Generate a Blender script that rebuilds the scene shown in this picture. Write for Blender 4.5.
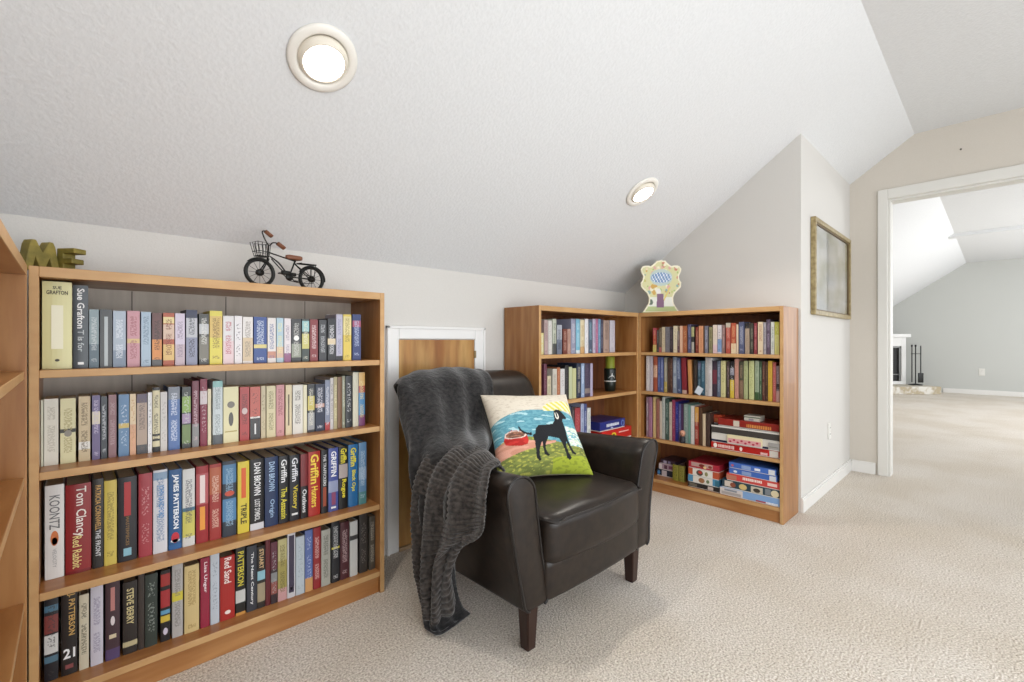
import bpy, bmesh, math, random
from mathutils import Vector, Matrix, noise
random.seed(7)
S = bpy.context.scene
for o in list(bpy.data.objects): bpy.data.objects.remove(o, do_unlink=True)
C = S.collection
PI = math.pi
# ------------------------------------------------------------------ camera
H = 1.024; F = 463.0; CA, SA = 0.690, 0.7238
cam = bpy.data.objects.new('camera', bpy.data.cameras.new('camera')); C.objects.link(cam)
cam.location = (0, 0, H); cam.rotation_euler = (PI/2, 0, -math.atan2(CA, SA))
cam.data.sensor_width = 36; cam.data.lens = 36*F/1024; cam.data.clip_start = 0.02
S.camera = cam
# ------------------------------------------------------------------ light
w = bpy.data.worlds.new('world'); S.world = w; w.use_nodes = True
bg = w.node_tree.nodes['Background']; bg.inputs[0].default_value = (0.93, 0.965, 1.0, 1); bg.inputs[1].default_value = 1.35
S.view_settings.view_transform = 'Standard'; S.view_settings.look = 'None'
S.view_settings.gamma = 1; S.view_settings.use_curve_mapping = False
S.view_settings.exposure = 0.49
def area(name, loc, target, sx, sy, power, col=(1, 1, 1)):
    d = bpy.data.lights.new(name, 'AREA'); d.shape = 'RECTANGLE'; d.size = sx; d.size_y = sy; d.energy = power; d.color = col
    o = bpy.data.objects.new(name, d); C.objects.link(o); o.location = loc
    o.rotation_euler = (Vector(target)-Vector(loc)).to_track_quat('-Z', 'Y').to_euler(); return o
area('window_light', (1.9, -2.7, 1.05), (1.9, 2, 1.5), 3.2, 1.3, 11, (0.92, 0.96, 1))
area('added_fill_side', (-.36, -.95, 1.45), (3, .3, 1.2), 1.2, 1.1, 24, (0.92, 0.96, 1))  # added fill from the left to brighten the return wall, no window there
area('added_bounce_fill', (.9, -1.3, .5), (1.1, 1.6, 1.9), 1.7, .8, 13, (0.93, 0.965, 1))  # added low fill aimed up to lift the sloped ceiling, no real source
area('added_fill_far_room', (8.5, -2.6, 1.6), (9, 2, 1.3), 4.0, 1.4, 62, (0.97, 0.99, 1))  # unseen area light added to brighten the far room
# ------------------------------------------------------------------ helpers
def lin(c):
    c = c/255.0
    return c/12.92 if c <= 0.04045 else ((c+0.055)/1.055)**2.4
def hx(s):
    s = s.lstrip('#')
    if len(s) == 3: s = ''.join(ch*2 for ch in s)
    return (lin(int(s[0:2], 16)), lin(int(s[2:4], 16)), lin(int(s[4:6], 16)), 1)
MC = {}
def newmat(name):
    m = bpy.data.materials.new(name); m.use_nodes = True
    nt = m.node_tree; return m, nt, nt.nodes['Principled BSDF']
def mat(col, rough=0.5, metal=0.0, bump=0.0, bscale=200, emit=0, spec=0.5, coat=0):
    k = ('m', col, rough, metal, bump, bscale, emit, spec, coat)
    if k in MC: return MC[k]
    m, nt, b = newmat('plain_'+col.strip('#'))
    b.inputs['Base Color'].default_value = hx(col); b.inputs['Roughness'].default_value = rough
    b.inputs['Metallic'].default_value = metal; b.inputs['Specular IOR Level'].default_value = spec
    b.inputs['Coat Weight'].default_value = coat
    if emit:
        b.inputs['Emission Color'].default_value = hx(col); b.inputs['Emission Strength'].default_value = emit
    if bump:
        tc = nt.nodes.new('ShaderNodeTexCoord'); n = nt.nodes.new('ShaderNodeTexNoise'); n.inputs['Scale'].default_value = bscale
        n.inputs['Detail'].default_value = 3
        bp = nt.nodes.new('ShaderNodeBump'); bp.inputs['Strength'].default_value = bump; bp.inputs['Distance'].default_value = 0.002
        nt.links.new(tc.outputs['Object'], n.inputs['Vector']); nt.links.new(n.outputs['Fac'], bp.inputs['Height']); nt.links.new(bp.outputs[0], b.inputs['Normal'])
    MC[k] = m; return m
def noisecol(name, c1, c2, scale, stretch=(1, 1, 1), rough=0.5, bump=0.1, detail=4, lo=0.35, hi=0.65, coat=0.0, c3=None, s3=3, dist=0.002, spec=0.5):
    m, nt, b = newmat(name); L = nt.links.new
    tc = nt.nodes.new('ShaderNodeTexCoord'); mp = nt.nodes.new('ShaderNodeMapping'); mp.inputs['Scale'].default_value = stretch
    n = nt.nodes.new('ShaderNodeTexNoise'); n.inputs['Scale'].default_value = scale; n.inputs['Detail'].default_value = detail
    r = nt.nodes.new('ShaderNodeValToRGB'); r.color_ramp.elements[0].position = lo; r.color_ramp.elements[1].position = hi
    r.color_ramp.elements[0].color = hx(c1); r.color_ramp.elements[1].color = hx(c2)
    L(tc.outputs['Object'], mp.inputs[0]); L(mp.outputs[0], n.inputs['Vector']); L(n.outputs['Fac'], r.inputs[0])
    out = r.outputs[0]
    if c3:
        n3 = nt.nodes.new('ShaderNodeTexNoise'); n3.inputs['Scale'].default_value = s3; n3.inputs['Detail'].default_value = 2
        r3 = nt.nodes.new('ShaderNodeValToRGB'); r3.color_ramp.elements[0].position = .4; r3.color_ramp.elements[1].position = .62
        mx = nt.nodes.new('ShaderNodeMix'); mx.data_type = 'RGBA'; mx.blend_type = 'MULTIPLY'; mx.inputs['Factor'].default_value = 1
        r3.color_ramp.elements[0].color = (1, 1, 1, 1); r3.color_ramp.elements[1].color = hx(c3)
        L(mp.outputs[0], n3.inputs['Vector']); L(n3.outputs['Fac'], r3.inputs[0]); L(out, mx.inputs[6]); L(r3.outputs[0], mx.inputs[7]); out = mx.outputs[2]
    L(out, b.inputs['Base Color']); b.inputs['Roughness'].default_value = rough; b.inputs['Coat Weight'].default_value = coat
    b.inputs['Specular IOR Level'].default_value = spec
    if bump:
        bp = nt.nodes.new('ShaderNodeBump'); bp.inputs['Strength'].default_value = bump; bp.inputs['Distance'].default_value = dist
        L(n.outputs['Fac'], bp.inputs['Height']); L(bp.outputs[0], b.inputs['Normal'])
    return m
def paintmat(name, rough=0.7, bump=0.3, bscale=300, coat=0):
    m, nt, b = newmat(name); L = nt.links.new
    a = nt.nodes.new('ShaderNodeAttribute'); a.attribute_name = 'paint'
    L(a.outputs['Color'], b.inputs['Base Color']); b.inputs['Roughness'].default_value = rough; b.inputs['Coat Weight'].default_value = coat
    if bump:
        tc = nt.nodes.new('ShaderNodeTexCoord'); n = nt.nodes.new('ShaderNodeTexNoise'); n.inputs['Scale'].default_value = bscale
        bp = nt.nodes.new('ShaderNodeBump'); bp.inputs['Strength'].default_value = bump; bp.inputs['Distance'].default_value = 0.002
        L(tc.outputs['Object'], n.inputs['Vector']); L(n.outputs['Fac'], bp.inputs['Height']); L(bp.outputs[0], b.inputs['Normal'])
    return m
WOODc = dict(rough=0.36, bump=0.05, coat=0.15)
wood_v = noisecol('wood_grain_vertical', '9a683a', 'ad7c4a', 7, (5, 5, .6), c3='e6d8c0', s3=2, **WOODc)
wood_h = noisecol('wood_grain_lengthwise', '9e6a3a', 'b07e4c', 7, (.6, 5, 5), c3='e8d8c2', s3=2, **WOODc)
wood_e = noisecol('wood_edge', 'b58b5a', 'c29a68', 9, (1, 6, 2), rough=.45, bump=.03)
backp = noisecol('hardboard_back', 'b5a99b', 'c2b6a8', 6, (6, 6, .7), rough=.5, bump=.05)
backw = noisecol('hardboard_back_brown', '6d4128', '84512f', 6, (6, 6, .7), rough=.5, bump=.05)
doorw = noisecol('birch_door', 'a87c40', 'c9a060', 4, (5, 5, .8), rough=.45, bump=.04, c3='d8b488', s3=1.5, coat=.1)
wall_m = noisecol('wall_paint', 'd1cec9', 'd4d1cc', 220, rough=.85, bump=.25, detail=2, spec=.2)
beige_m = noisecol('beige_wall_paint', 'cec7bc', 'd1cac0', 220, rough=.85, bump=.25, detail=2, spec=.2)
grey_m = noisecol('grey_wall_paint', 'c3c4c0', 'c6c7c3', 220, rough=.85, bump=.15, detail=2, spec=.2)
ceil_m = noisecol('ceiling_texture', 'dbdcdd', 'dfe0e1', 90, rough=.9, bump=.5, detail=3, dist=.004, spec=.2)
carpet = noisecol('carpet_pile', 'b3a798', 'faf3ea', 150, rough=.95, bump=1.0, detail=3, lo=.30, hi=.66, dist=.010, c3='f5f2ed', s3=1.6, spec=.1)
trim_m = mat('e9e8e6', .4); white = mat('e6e5e3', .4)
leather = noisecol('dark_leather', '1b1511', '29201a', 30, rough=.36, bump=.25, detail=8, dist=.0015, spec=.38)
legw = mat('2f1a12', .4); black = mat('141414', .4); iron = mat('262624', .42, .6)
pages = noisecol('page_edges', 'cdbf9f', 'ddd2b6', 300, (1, 1, 1), rough=.8, bump=.1)
pages_old = noisecol('aged_page_edges', '8e7a60', 'a8937a', 300, rough=.8, bump=.1)
clothm = noisecol('plush_blanket', '161617', '302e2e', 60, rough=.9, bump=.6, detail=5, dist=.006, spec=.15)
nt_ = clothm.node_tree; clothm.node_tree.nodes['Principled BSDF'].inputs['Sheen Weight'].default_value = .35
ribm = noisecol('ribbed_plush', '221f1d', '4a4440', 70, rough=.9, bump=.5, detail=4, dist=.005, spec=.15)
ribm.node_tree.nodes['Principled BSDF'].inputs['Sheen Weight'].default_value = .3
clothm.node_tree.nodes['Principled BSDF'].inputs['Sheen Roughness'].default_value = .5

def link(name, me, m=None, parent=None, smooth=False):
    o = bpy.data.objects.new(name, me); C.objects.link(o)
    if m is not None:
        for x in (m if isinstance(m, (list, tuple)) else [m]): me.materials.append(x)
    if smooth:
        for p in me.polygons: p.use_smooth = True
    if parent: o.parent = parent
    return o
def obj(name, bm, m=None, parent=None, smooth=False):
    me = bpy.data.meshes.new(name); bmesh.ops.recalc_face_normals(bm, faces=bm.faces[:]); bm.to_mesh(me); bm.free()
    return link(name, me, m, parent, smooth)
def tag(o, label, cat, group=None, kind=None):
    o['label'] = label; o['category'] = cat
    if group: o['group'] = group
    if kind: o['kind'] = kind
    return o
def thing(name, label, cat, loc=(0, 0, 0), rz=0, group=None):
    o = bpy.data.objects.new(name, None); C.objects.link(o); o.location = loc; o.rotation_euler = (0, 0, rz); o.empty_display_size = .05
    return tag(o, label, cat, group)
def struct(name, bm, m, smooth=False):
    o = obj(name, bm, m, None, smooth); o['kind'] = 'structure'; return o
def box(bm, x0, x1, y0, y1, z0, z1, bev=0, mi=0):
    t = bmesh.new()
    v = [t.verts.new((x, y, z)) for x in (x0, x1) for y in (y0, y1) for z in (z0, z1)]
    for f in ((0, 1, 3, 2), (4, 6, 7, 5), (0, 4, 5, 1), (2, 3, 7, 6), (0, 2, 6, 4), (1, 5, 7, 3)): t.faces.new([v[i] for i in f])
    if bev: bmesh.ops.bevel(t, geom=t.edges[:], offset=bev, segments=2, affect='EDGES', profile=.5)
    for f in t.faces: f.material_index = mi
    me = bpy.data.meshes.new('t'); t.to_mesh(me); t.free(); bm.from_mesh(me); bpy.data.meshes.remove(me); return bm
def BX(*a, **k): return box(bmesh.new(), *a, **k)
def prism(bm, pts, f0, f1):          # pts 2D, f0/f1 map 2D -> 3D for both caps
    a = [bm.verts.new(f0(p)) for p in pts]; b = [bm.verts.new(f1(p)) for p in pts]
    bm.faces.new(a); bm.faces.new(b[::-1])
    for i in range(len(pts)):
        j = (i+1) % len(pts); bm.faces.new((a[i], a[j], b[j], b[i]))
    return bm
def catmull(P, n):
    P = [Vector(p) for p in P]; out = []
    Q = [P[0]*2-P[1]]+P+[P[-1]*2-P[-2]]
    for i in range(1, len(Q)-2):
        for k in range(n):
            t = k/n; a, b, c, d = Q[i-1:i+3]
            out.append(0.5*((2*b)+(c-a)*t+(2*a-5*b+4*c-d)*t*t+(3*b-a-3*c+d)*t**3))
    out.append(P[-1]); return out
def tube(bm, P, r, seg=8, closed=False, sm=0):
    P = [Vector(p) for p in P]
    if sm: P = catmull(P, sm)
    n = len(P); rings = []
    prev = None
    for i, p in enumerate(P):
        if closed: t = (P[(i+1) % n]-P[i-1])
        else: t = P[min(i+1, n-1)]-P[max(i-1, 0)]
        t.normalize()
        if prev is None:
            up = Vector((0, 0, 1)) if abs(t.z) < .9 else Vector((1, 0, 0)); u = t.cross(up).normalized()
        else: u = (prev-t*prev.dot(t)).normalized()
        prev = u; v = t.cross(u)
        rr = r(i/(n-1)) if callable(r) else r
        rings.append([bm.verts.new(p+(u*math.cos(2*PI*k/seg)+v*math.sin(2*PI*k/seg))*rr) for k in range(seg)])
    m = n if closed else n-1
    for i in range(m):
        a, b = rings[i], rings[(i+1) % n]
        for k in range(seg):
            j = (k+1) % seg; bm.faces.new((a[k], a[j], b[j], b[k]))
    if not closed:
        bm.faces.new(rings[0][::-1]); bm.faces.new(rings[-1])
    return bm
def lathe(bm, prof, seg=24, M=None):
    M = M or Matrix(); rings = []
    for r, z in prof: rings.append([bm.verts.new(M @ Vector((r*math.cos(2*PI*k/seg), r*math.sin(2*PI*k/seg), z))) for k in range(seg)])
    for a, b in zip(rings, rings[1:]):
        for k in range(seg):
            j = (k+1) % seg; bm.faces.new((a[k], a[j], b[j], b[k]))
    if prof[0][0] > 1e-5: bm.faces.new(rings[0][::-1])
    if prof[-1][0] > 1e-5: bm.faces.new(rings[-1])
    bmesh.ops.remove_doubles(bm, verts=bm.verts[:], dist=1e-6)
    return bm
def torus(bm, R, r, M, seg=32, s2=8):
    return tube(bm, [M @ Vector((R*math.cos(2*PI*k/seg), R*math.sin(2*PI*k/seg), 0)) for k in range(seg)], r, s2, closed=True)
def sup(half, r, n=16, warp=None, off=(0, 0, 0)):
    bm = bmesh.new(); hxs = half; N = n
    ts = [math.sin(-PI/2+PI*i/N) for i in range(N+1)]
    vm = {}
    def V(i, j, k):
        key = (i, j, k)
        if key not in vm:
            p = [ts[i]*hxs[0], ts[j]*hxs[1], ts[k]*hxs[2]]
            q = [max(-(hxs[a]-r), min(hxs[a]-r, p[a])) for a in range(3)]
            d = Vector([p[a]-q[a] for a in range(3)])
            if d.length > 1e-9: d = d.normalized()*r
            v = Vector(q)+d+Vector(off)
            if warp: v = Vector(warp(v))
            vm[key] = bm.verts.new(v)
        return vm[key]
    for ax in range(3):
        for s in (0, N):
            for i in range(N):
                for j in range(N):
                    def K(a, b):
                        t = [0, 0, 0]; t[ax] = s; t[(ax+1) % 3] = a; t[(ax+2) % 3] = b; return V(*t)
                    bm.faces.new((K(i, j), K(i+1, j), K(i+1, j+1), K(i, j+1)))
    return bm
def textmesh(txt, length, height, bold=0.0, shear=0.0):
    cu = bpy.data.curves.new('t', 'FONT'); cu.body = txt; cu.resolution_u = 2; cu.offset = bold; cu.shear = shear
    o = bpy.data.objects.new('t', cu); C.objects.link(o)
    bpy.context.view_layer.update()
    me = bpy.data.meshes.new_from_object(o.evaluated_get(bpy.context.evaluated_depsgraph_get()))
    bpy.data.objects.remove(o, do_unlink=True)
    xs = [v.co.x for v in me.vertices]; ys = [v.co.y for v in me.vertices]
    x0, x1, y0, y1 = min(xs), max(xs), min(ys), max(ys)
    for v in me.vertices:
        v.co.x = ((v.co.x-x0)/(x1-x0)-.5)*length; v.co.y = ((v.co.y-y0)/(y1-y0)-.5)*height
    return me
def text(name, txt, length, height, m, parent, M, bold=0.0, shear=0.0):
    me = textmesh(txt, length, height, bold, shear); me.transform(M); return link(name, me, m, parent)
DOWN = Matrix(((0, 1, 0, 0), (0, 0, -1, 0), (-1, 0, 0, 0), (0, 0, 0, 1)))   # reads downwards on a face looking to -y
FLATT = Matrix(((1, 0, 0, 0), (0, 0, -1, 0), (0, 1, 0, 0), (0, 0, 0, 1)))   # reads left to right on a face looking to -y
def ray(px): return (px-512)/F
def X_at(px, Y): r = ray(px); return Y*(CA+SA*r)/(SA-CA*r)
def Y_at(px, X): r = ray(px); return X*(SA-CA*r)/(CA+SA*r)
def D_at(X, Y): return CA*X+SA*Y
def Z_at(py, D): return H+(341-py)*D/F
# ------------------------------------------------------------------ room shell
KY = 2.02; RX = 3.15; CY = 0.809; DX = 4.474; FX = 12.6; RY, RZ = .42, 2.54; KZ = 1.40; LX = -.40
def zs(y): return KZ+(RZ-KZ)*(KY-y)/(KY-RY)
struct('floor', BX(LX, FX, -3.2, KY, -.05, 0), carpet)
bm = bmesh.new()
prism(bm, [(KY+.0, KZ), (RY, RZ), (RY, RZ+.05), (KY, KZ+.05)], lambda p: (LX, p[0], p[1]), lambda p: (FX, p[0], p[1]))
struct('ceiling', bm, ceil_m)
c2 = struct('ceiling_flat', BX(LX, FX, -1.7, RY, RZ, RZ+.05), ceil_m)
struct('trim_1', BX(9.0, 9.18, -1.7, RY+.06, RZ-.05, RZ), ceil_m)
struct('wall_back', BX(LX, RX, KY, KY+.08, 0, KZ), wall_m)
struct('wall_back_far_room', BX(DX+.12, FX, KY, KY+.08, 0, KZ), grey_m)
bm = bmesh.new()
prism(bm, [(CY+.08, 0), (KY, 0), (KY, KZ), (CY+.08, zs(CY+.08))], lambda p: (RX, p[0], p[1]), lambda p: (RX+.08, p[0], p[1]))
struct('wall_return', bm, wall_m)
bm = bmesh.new()
prism(bm, [(CY, 0), (CY+.08, 0), (CY+.08, zs(CY+.08)), (CY, zs(CY))], lambda p: (RX, p[0], p[1]), lambda p: (DX, p[0], p[1]))
struct('wall_alcove', bm, wall_m)
bm = bmesh.new()
OY0, OY1, OZ = .573, -.36, 2.093
prism(bm, [(CY+.08, 0), (CY+.08, zs(CY+.08)), (RY, RZ), (-1.7, RZ), (-1.7, 0), (OY1, 0), (OY1, OZ), (OY0, OZ), (OY0, 0)], lambda p: (DX, p[0], p[1]), lambda p: (DX+.12, p[0], p[1]))
struct('wall_right', bm, beige_m)
bm = bmesh.new()
prism(bm, [(KY, 0), (KY, KZ), (RY, RZ), (-1.7, RZ), (-1.7, 0)], lambda p: (FX, p[0], p[1]), lambda p: (FX+.08, p[0], p[1]))
struct('wall_far', bm, grey_m)
bm = bmesh.new()
prism(bm, [(KY, 0), (KY, KZ), (RY, RZ), (-1.7, RZ), (-1.7, 0)], lambda p: (LX-.08, p[0], p[1]), lambda p: (LX, p[0], p[1]))
struct('wall_left', bm, wall_m)
# door casing and jambs
bm = bmesh.new()
for dx0, dx1 in ((DX-.018, DX), (DX+.12, DX+.138)):
    box(bm, dx0, dx1, OY0, OY0+.060, 0, OZ+.077, .004); box(bm, dx0, dx1, OY1-.072, OY1, 0, OZ+.077, .004); box(bm, dx0, dx1, OY1, OY0, OZ, OZ+.077, .004)
box(bm, DX, DX+.12, OY0-.015, OY0, 0, OZ-.015); box(bm, DX, DX+.12, OY1, OY1+.015, 0, OZ-.015); box(bm, DX, DX+.12, OY1, OY0, OZ-.015, OZ)
struct('trim_2', bm, mat('dcdad4', .4))
BBm = mat('e4e2de', .4)
def baseb(name, x0, x1, y0, y1):
    bm = BX(x0, x1, y0, y1, 0, .075, .002); box(bm, x0+(.004 if x1-x0 < .05 else 0), x1, y0+(.004 if y1-y0 < .05 else 0), y1, .075, .088, .002); struct(name, bm, BBm)
baseb('baseboard_alcove', RX, DX, CY-.014, CY)
baseb('baseboard_right', DX-.014, DX, OY0+.073, CY-.014)
baseb('baseboard_far', FX-.016, FX, -1.7, .75)
baseb('baseboard_back', 1.70, 1.89, KY-.014, KY)
# knee wall access door
d = struct('door_1', BX(1.157, 1.625, KY-.010, KY, .02, 1.03, .001), doorw)
bm = BX(1.622, 1.634, KY-.018, KY-.010, .93, .97, .001)
obj('hinge', bm, mat('8a7a5a', .3, .9), d)
bm = bmesh.new()
for a in ((1.098, 1.154, 0, 1.09), (1.628, 1.692, 0, 1.09), (1.154, 1.628, 1.034, 1.09)):
    box(bm, a[0], a[1], KY-.016, KY, a[2], a[3], .004)
box(bm, 1.090, 1.104, KY-.022, KY, 0, 1.098, .003); box(bm, 1.686, 1.700, KY-.022, KY, 0, 1.098, .003); box(bm, 1.090, 1.700, KY-.022, KY, 1.084, 1.098, .003)
struct('trim_3', bm, trim_m)
struct('trim_4', BX(1.154, 1.628, KY-.02, KY, 0, .018, .002), mat('b79b78', .6))
# ------------------------------------------------------------------ bookcases
SH = (.947, .678, .360, .088)      # shelf top heights
def bookcase(label, w, loc, rz, back, split=True):
    t = thing('bookcase', label, 'bookcase', loc, rz, 'matching wooden bookcases')
    d = .28; th = .019
    def P(name, a, mats, bev=.0015):
        bm = BX(*a, bev=bev); o = obj(name, bm, mats, t)
        for p in o.data.polygons:
            if p.normal.y < -.9: p.material_index = 1
        return o
    for x in (0, w-th): P('side_panel', (x, x+th, 0, d, 0, 1.22), [wood_v, wood_e])
    P('top_panel', (th, w-th, 0, d, 1.192, 1.22), [wood_h, wood_e])
    for z in SH[:3]: P('shelf', (th, w-th, .004, d-.008, z-.021, z), [wood_h, wood_e])
    P('bottom_shelf', (th, w-th, .004, d-.008, SH[3]-.021, SH[3]), [wood_h, wood_e])
    P('kick_board', (th, w-th, .012, .03, 0, SH[3]-.021), [wood_h, wood_h])
    obj('back_panel', BX(th, w-th, d-.008, d-.002, SH[3]-.021, 1.192), back, t)
    return t
FY = 1.73
AX0 = -.079; AW = X_at(384.5, FY)-AX0
caseA = bookcase('tall wooden bookcase packed with novels under a model bicycle', AW, (AX0, FY, 0), 0, backp)
bm = bmesh.new()
for px in (132, 226, 305):
    x = X_at(px, 2.0)-AX0; box(bm, x-.0015, x+.0015, .2705, .272, .09, 1.19)
obj('back_panel_seam', bm, mat('6b6158', .6), caseA)
obj('bracket', BX(.0, .014, 0, .01, 0, .03, .002), mat('dddddd', .4), caseA).location = (X_at(327, 1.99)-AX0, .262, 1.11)
MX0 = 1.853; BFX = 2.868
caseM = bookcase('wooden bookcase behind the armchair with books beside a dark tumbler', BFX-MX0, (MX0, FY, 0), 0, backw)
BY0 = Y_at(783.5, BFX)
caseB = bookcase('wooden bookcase holding board games beside the white wall corner', FY-BY0, (BFX, FY, 0), -PI/2, backw)
CW = .98
caseC = bookcase('empty wooden bookcase cut off by the left edge of the photo', CW, (-.081, FY-.008-CW, 0), PI/2, backw)
# ------------------------------------------------------------------ books
SPM = {}
def mute(h, k=.84, g=.95):
    h = h.lstrip('#'); c = [int(h[q:q+2], 16) for q in (0, 2, 4)]; m = .3*c[0]+.59*c[1]+.11*c[2]
    return '%02x%02x%02x' % tuple(max(0, min(255, int((m+(v-m)*k)*g))) for v in c)
def hm(h): return hx(mute(h))
def spine_mat(base, bands, ink, style, seed=0):
    k = (base, tuple(bands), ink, style, seed % 5)
    if k in SPM: return SPM[k]
    m, nt, b = newmat('spine_'+base); L = nt.links.new; N = nt.nodes.new
    b.inputs['Roughness'].default_value = .38
    tc = N('ShaderNodeTexCoord'); sp = N('ShaderNodeSeparateXYZ'); L(tc.outputs['Generated'], sp.inputs[0])
    so = N('ShaderNodeSeparateXYZ'); L(tc.outputs['Object'], so.inputs[0])
    rp = N('ShaderNodeValToRGB'); rp.color_ramp.interpolation = 'CONSTANT'
    els = [(0, base)]
    for z0, z1, c in sorted(bands):
        if els[-1][0] >= z0-1e-4: els[-1] = (z0, c)
        else: els.append((z0, c))
        if z1 < .999: els.append((z1, base))
    while len(rp.color_ramp.elements) > 1: rp.color_ramp.elements.remove(rp.color_ramp.elements[-1])
    rp.color_ramp.elements[0].position = 0; rp.color_ramp.elements[0].color = hm(els[0][1])
    for z, c in els[1:]:
        e = rp.color_ramp.elements.new(z); e.color = hm(c)
    L(sp.outputs['Z'], rp.inputs[0]); out = rp.outputs[0]
    if style:
        cb = N('ShaderNodeCombineXYZ')
        def mul(sock, f, add=0):
            q = N('ShaderNodeMath'); q.operation = 'MULTIPLY_ADD'; L(sock, q.inputs[0]); q.inputs[1].default_value = f; q.inputs[2].default_value = add; return q.outputs[0]
        L(mul(so.outputs['X'], 190, seed % 5*3.1), cb.inputs[0]); L(mul(so.outputs['Z'], 300 if style != 2 else 160, seed % 5*7.7), cb.inputs[2])
        n = N('ShaderNodeTexNoise'); n.inputs['Scale'].default_value = 1; n.inputs['Detail'].default_value = 1; L(cb.outputs[0], n.inputs['Vector'])
        gt = N('ShaderNodeMath'); gt.operation = 'GREATER_THAN'; gt.inputs[1].default_value = .48 if style == 1 else .55; L(n.outputs['Fac'], gt.inputs[0])
        ab = N('ShaderNodeMath'); ab.operation = 'SUBTRACT'; L(sp.outputs['X'], ab.inputs[0]); ab.inputs[1].default_value = .5
        a2 = N('ShaderNodeMath'); a2.operation = 'ABSOLUTE'; L(ab.outputs[0], a2.inputs[0])
        lt = N('ShaderNodeMath'); lt.operation = 'LESS_THAN'; lt.inputs[1].default_value = .27; L(a2.outputs[0], lt.inputs[0])
        zr = N('ShaderNodeValToRGB'); zr.color_ramp.interpolation = 'CONSTANT'
        sets = {0: (.14, .47, .55, .9), 1: (.1, .16, .3, .86), 2: (.16, .4, .5, .84), 3: (.06, .12, .4, .92), 4: (.2, .6, .68, .88)}[seed % 5]
        zr.color_ramp.elements[0].position = 0; zr.color_ramp.elements[0].color = (0, 0, 0, 1)
        zr.color_ramp.elements[1].position = sets[0]; zr.color_ramp.elements[1].color = (1, 1, 1, 1)
        for q, v in ((sets[1], 0), (sets[2], 1), (sets[3], 0)):
            e = zr.color_ramp.elements.new(q); e.color = (v, v, v, 1)
        L(sp.outputs['Z'], zr.inputs[0])
        p1 = N('ShaderNodeMath'); p1.operation = 'MULTIPLY'; L(gt.outputs[0], p1.inputs[0]); L(lt.outputs[0], p1.inputs[1])
        p2 = N('ShaderNodeMath'); p2.operation = 'MULTIPLY'; L(p1.outputs[0], p2.inputs[0]); L(zr.outputs[0], p2.inputs[1])
        p3 = N('ShaderNodeMath'); p3.operation = 'MULTIPLY'; L(p2.outputs[0], p3.inputs[0]); p3.inputs[1].default_value = .62
        mx = N('ShaderNodeMix'); mx.data_type = 'RGBA'; L(p3.outputs[0], mx.inputs['Factor']); L(out, mx.inputs[6]); mx.inputs[7].default_value = hm(ink); out = mx.outputs[2]
    L(out, b.inputs['Base Color']); SPM[k] = m; return m
NAMES = {'black': '1e1c1e', 'charcoal': '3c3d3f', 'grey': '85837f', 'pale-grey': 'b9b8b4', 'white': 'e2e0dd', 'cream': 'ddd2a4', 'tan': 'c8b088', 'brown': '7a5236', 'dark-brown': '45322a',
 'dark-red': '7c2228', 'red': 'b52a26', 'coral': 'c85a4e', 'pink': 'cd8a92', 'mauve': '93686f', 'plum': '54384a', 'purple': '6c5f92', 'lavender': 'bcb4ca', 'navy': '243358', 'blue': '3a62a8',
 'sky-blue': '8db6d0', 'slate-blue': '62708a', 'teal': '3f6a70', 'green': '4a6a46', 'olive': '8e8850', 'lime': 'b4bb6a', 'yellow': 'dcc440', 'orange': 'd0863e', 'peach': 'd8a888', 'dark-green': '303a32', 'rust': '9c4a2c', 'pale-green': 'b0bca4'}
def srgb(h): h = h.lstrip('#'); return [int(h[i:i+2], 16) for i in (0, 2, 4)]
def cname(h):
    a = srgb(h); return min(NAMES, key=lambda n: sum((x-y)**2*wt for x, y, wt in zip(a, srgb(NAMES[n]), (1, 1.3, 1))))
def book_meshes(w, h, d, hard, base, bands, ink, style, seed):
    t = .0028 if hard else .0006; q = .003 if hard else 0.0
    b = .10*w if hard else 0
    bm = bmesh.new()
    front = [(-w/2, 0), (w/2, 0)] if not hard else [(-w/2+w*i/6, -b*(1-((i-3)/3)**2)*.6) for i in range(7)]
    outer = front+[(w/2, d), (w/2-t, d), (w/2-t, t+.001), (-w/2+t, t+.001), (-w/2+t, d), (-w/2, d)]
    prism(bm, outer, lambda p: (p[0], p[1], 0), lambda p: (p[0], p[1], h))
    bmesh.ops.recalc_face_normals(bm, faces=bm.faces[:])
    for f in bm.faces:
        if f.normal.y < -.6 and f.calc_center_median().y < t*.5: f.material_index = 1
    cover = bmesh.new(); me = bpy.data.meshes.new('cover'); bm.to_mesh(me); bm.free(); cover.free()
    me.materials.append(mat(mute(base), .4)); me.materials.append(spine_mat(base, bands, ink, style, seed))
    pb = BX(-w/2+t, w/2-t, t+.0012, d-q-.0005, q+.0002, h-q-.0005 if hard else h-.0012)
    mp = bpy.data.meshes.new('pages'); pb.to_mesh(mp); pb.free(); mp.materials.append(pages if seed % 3 else pages_old)
    return me, mp
ALL = []
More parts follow.
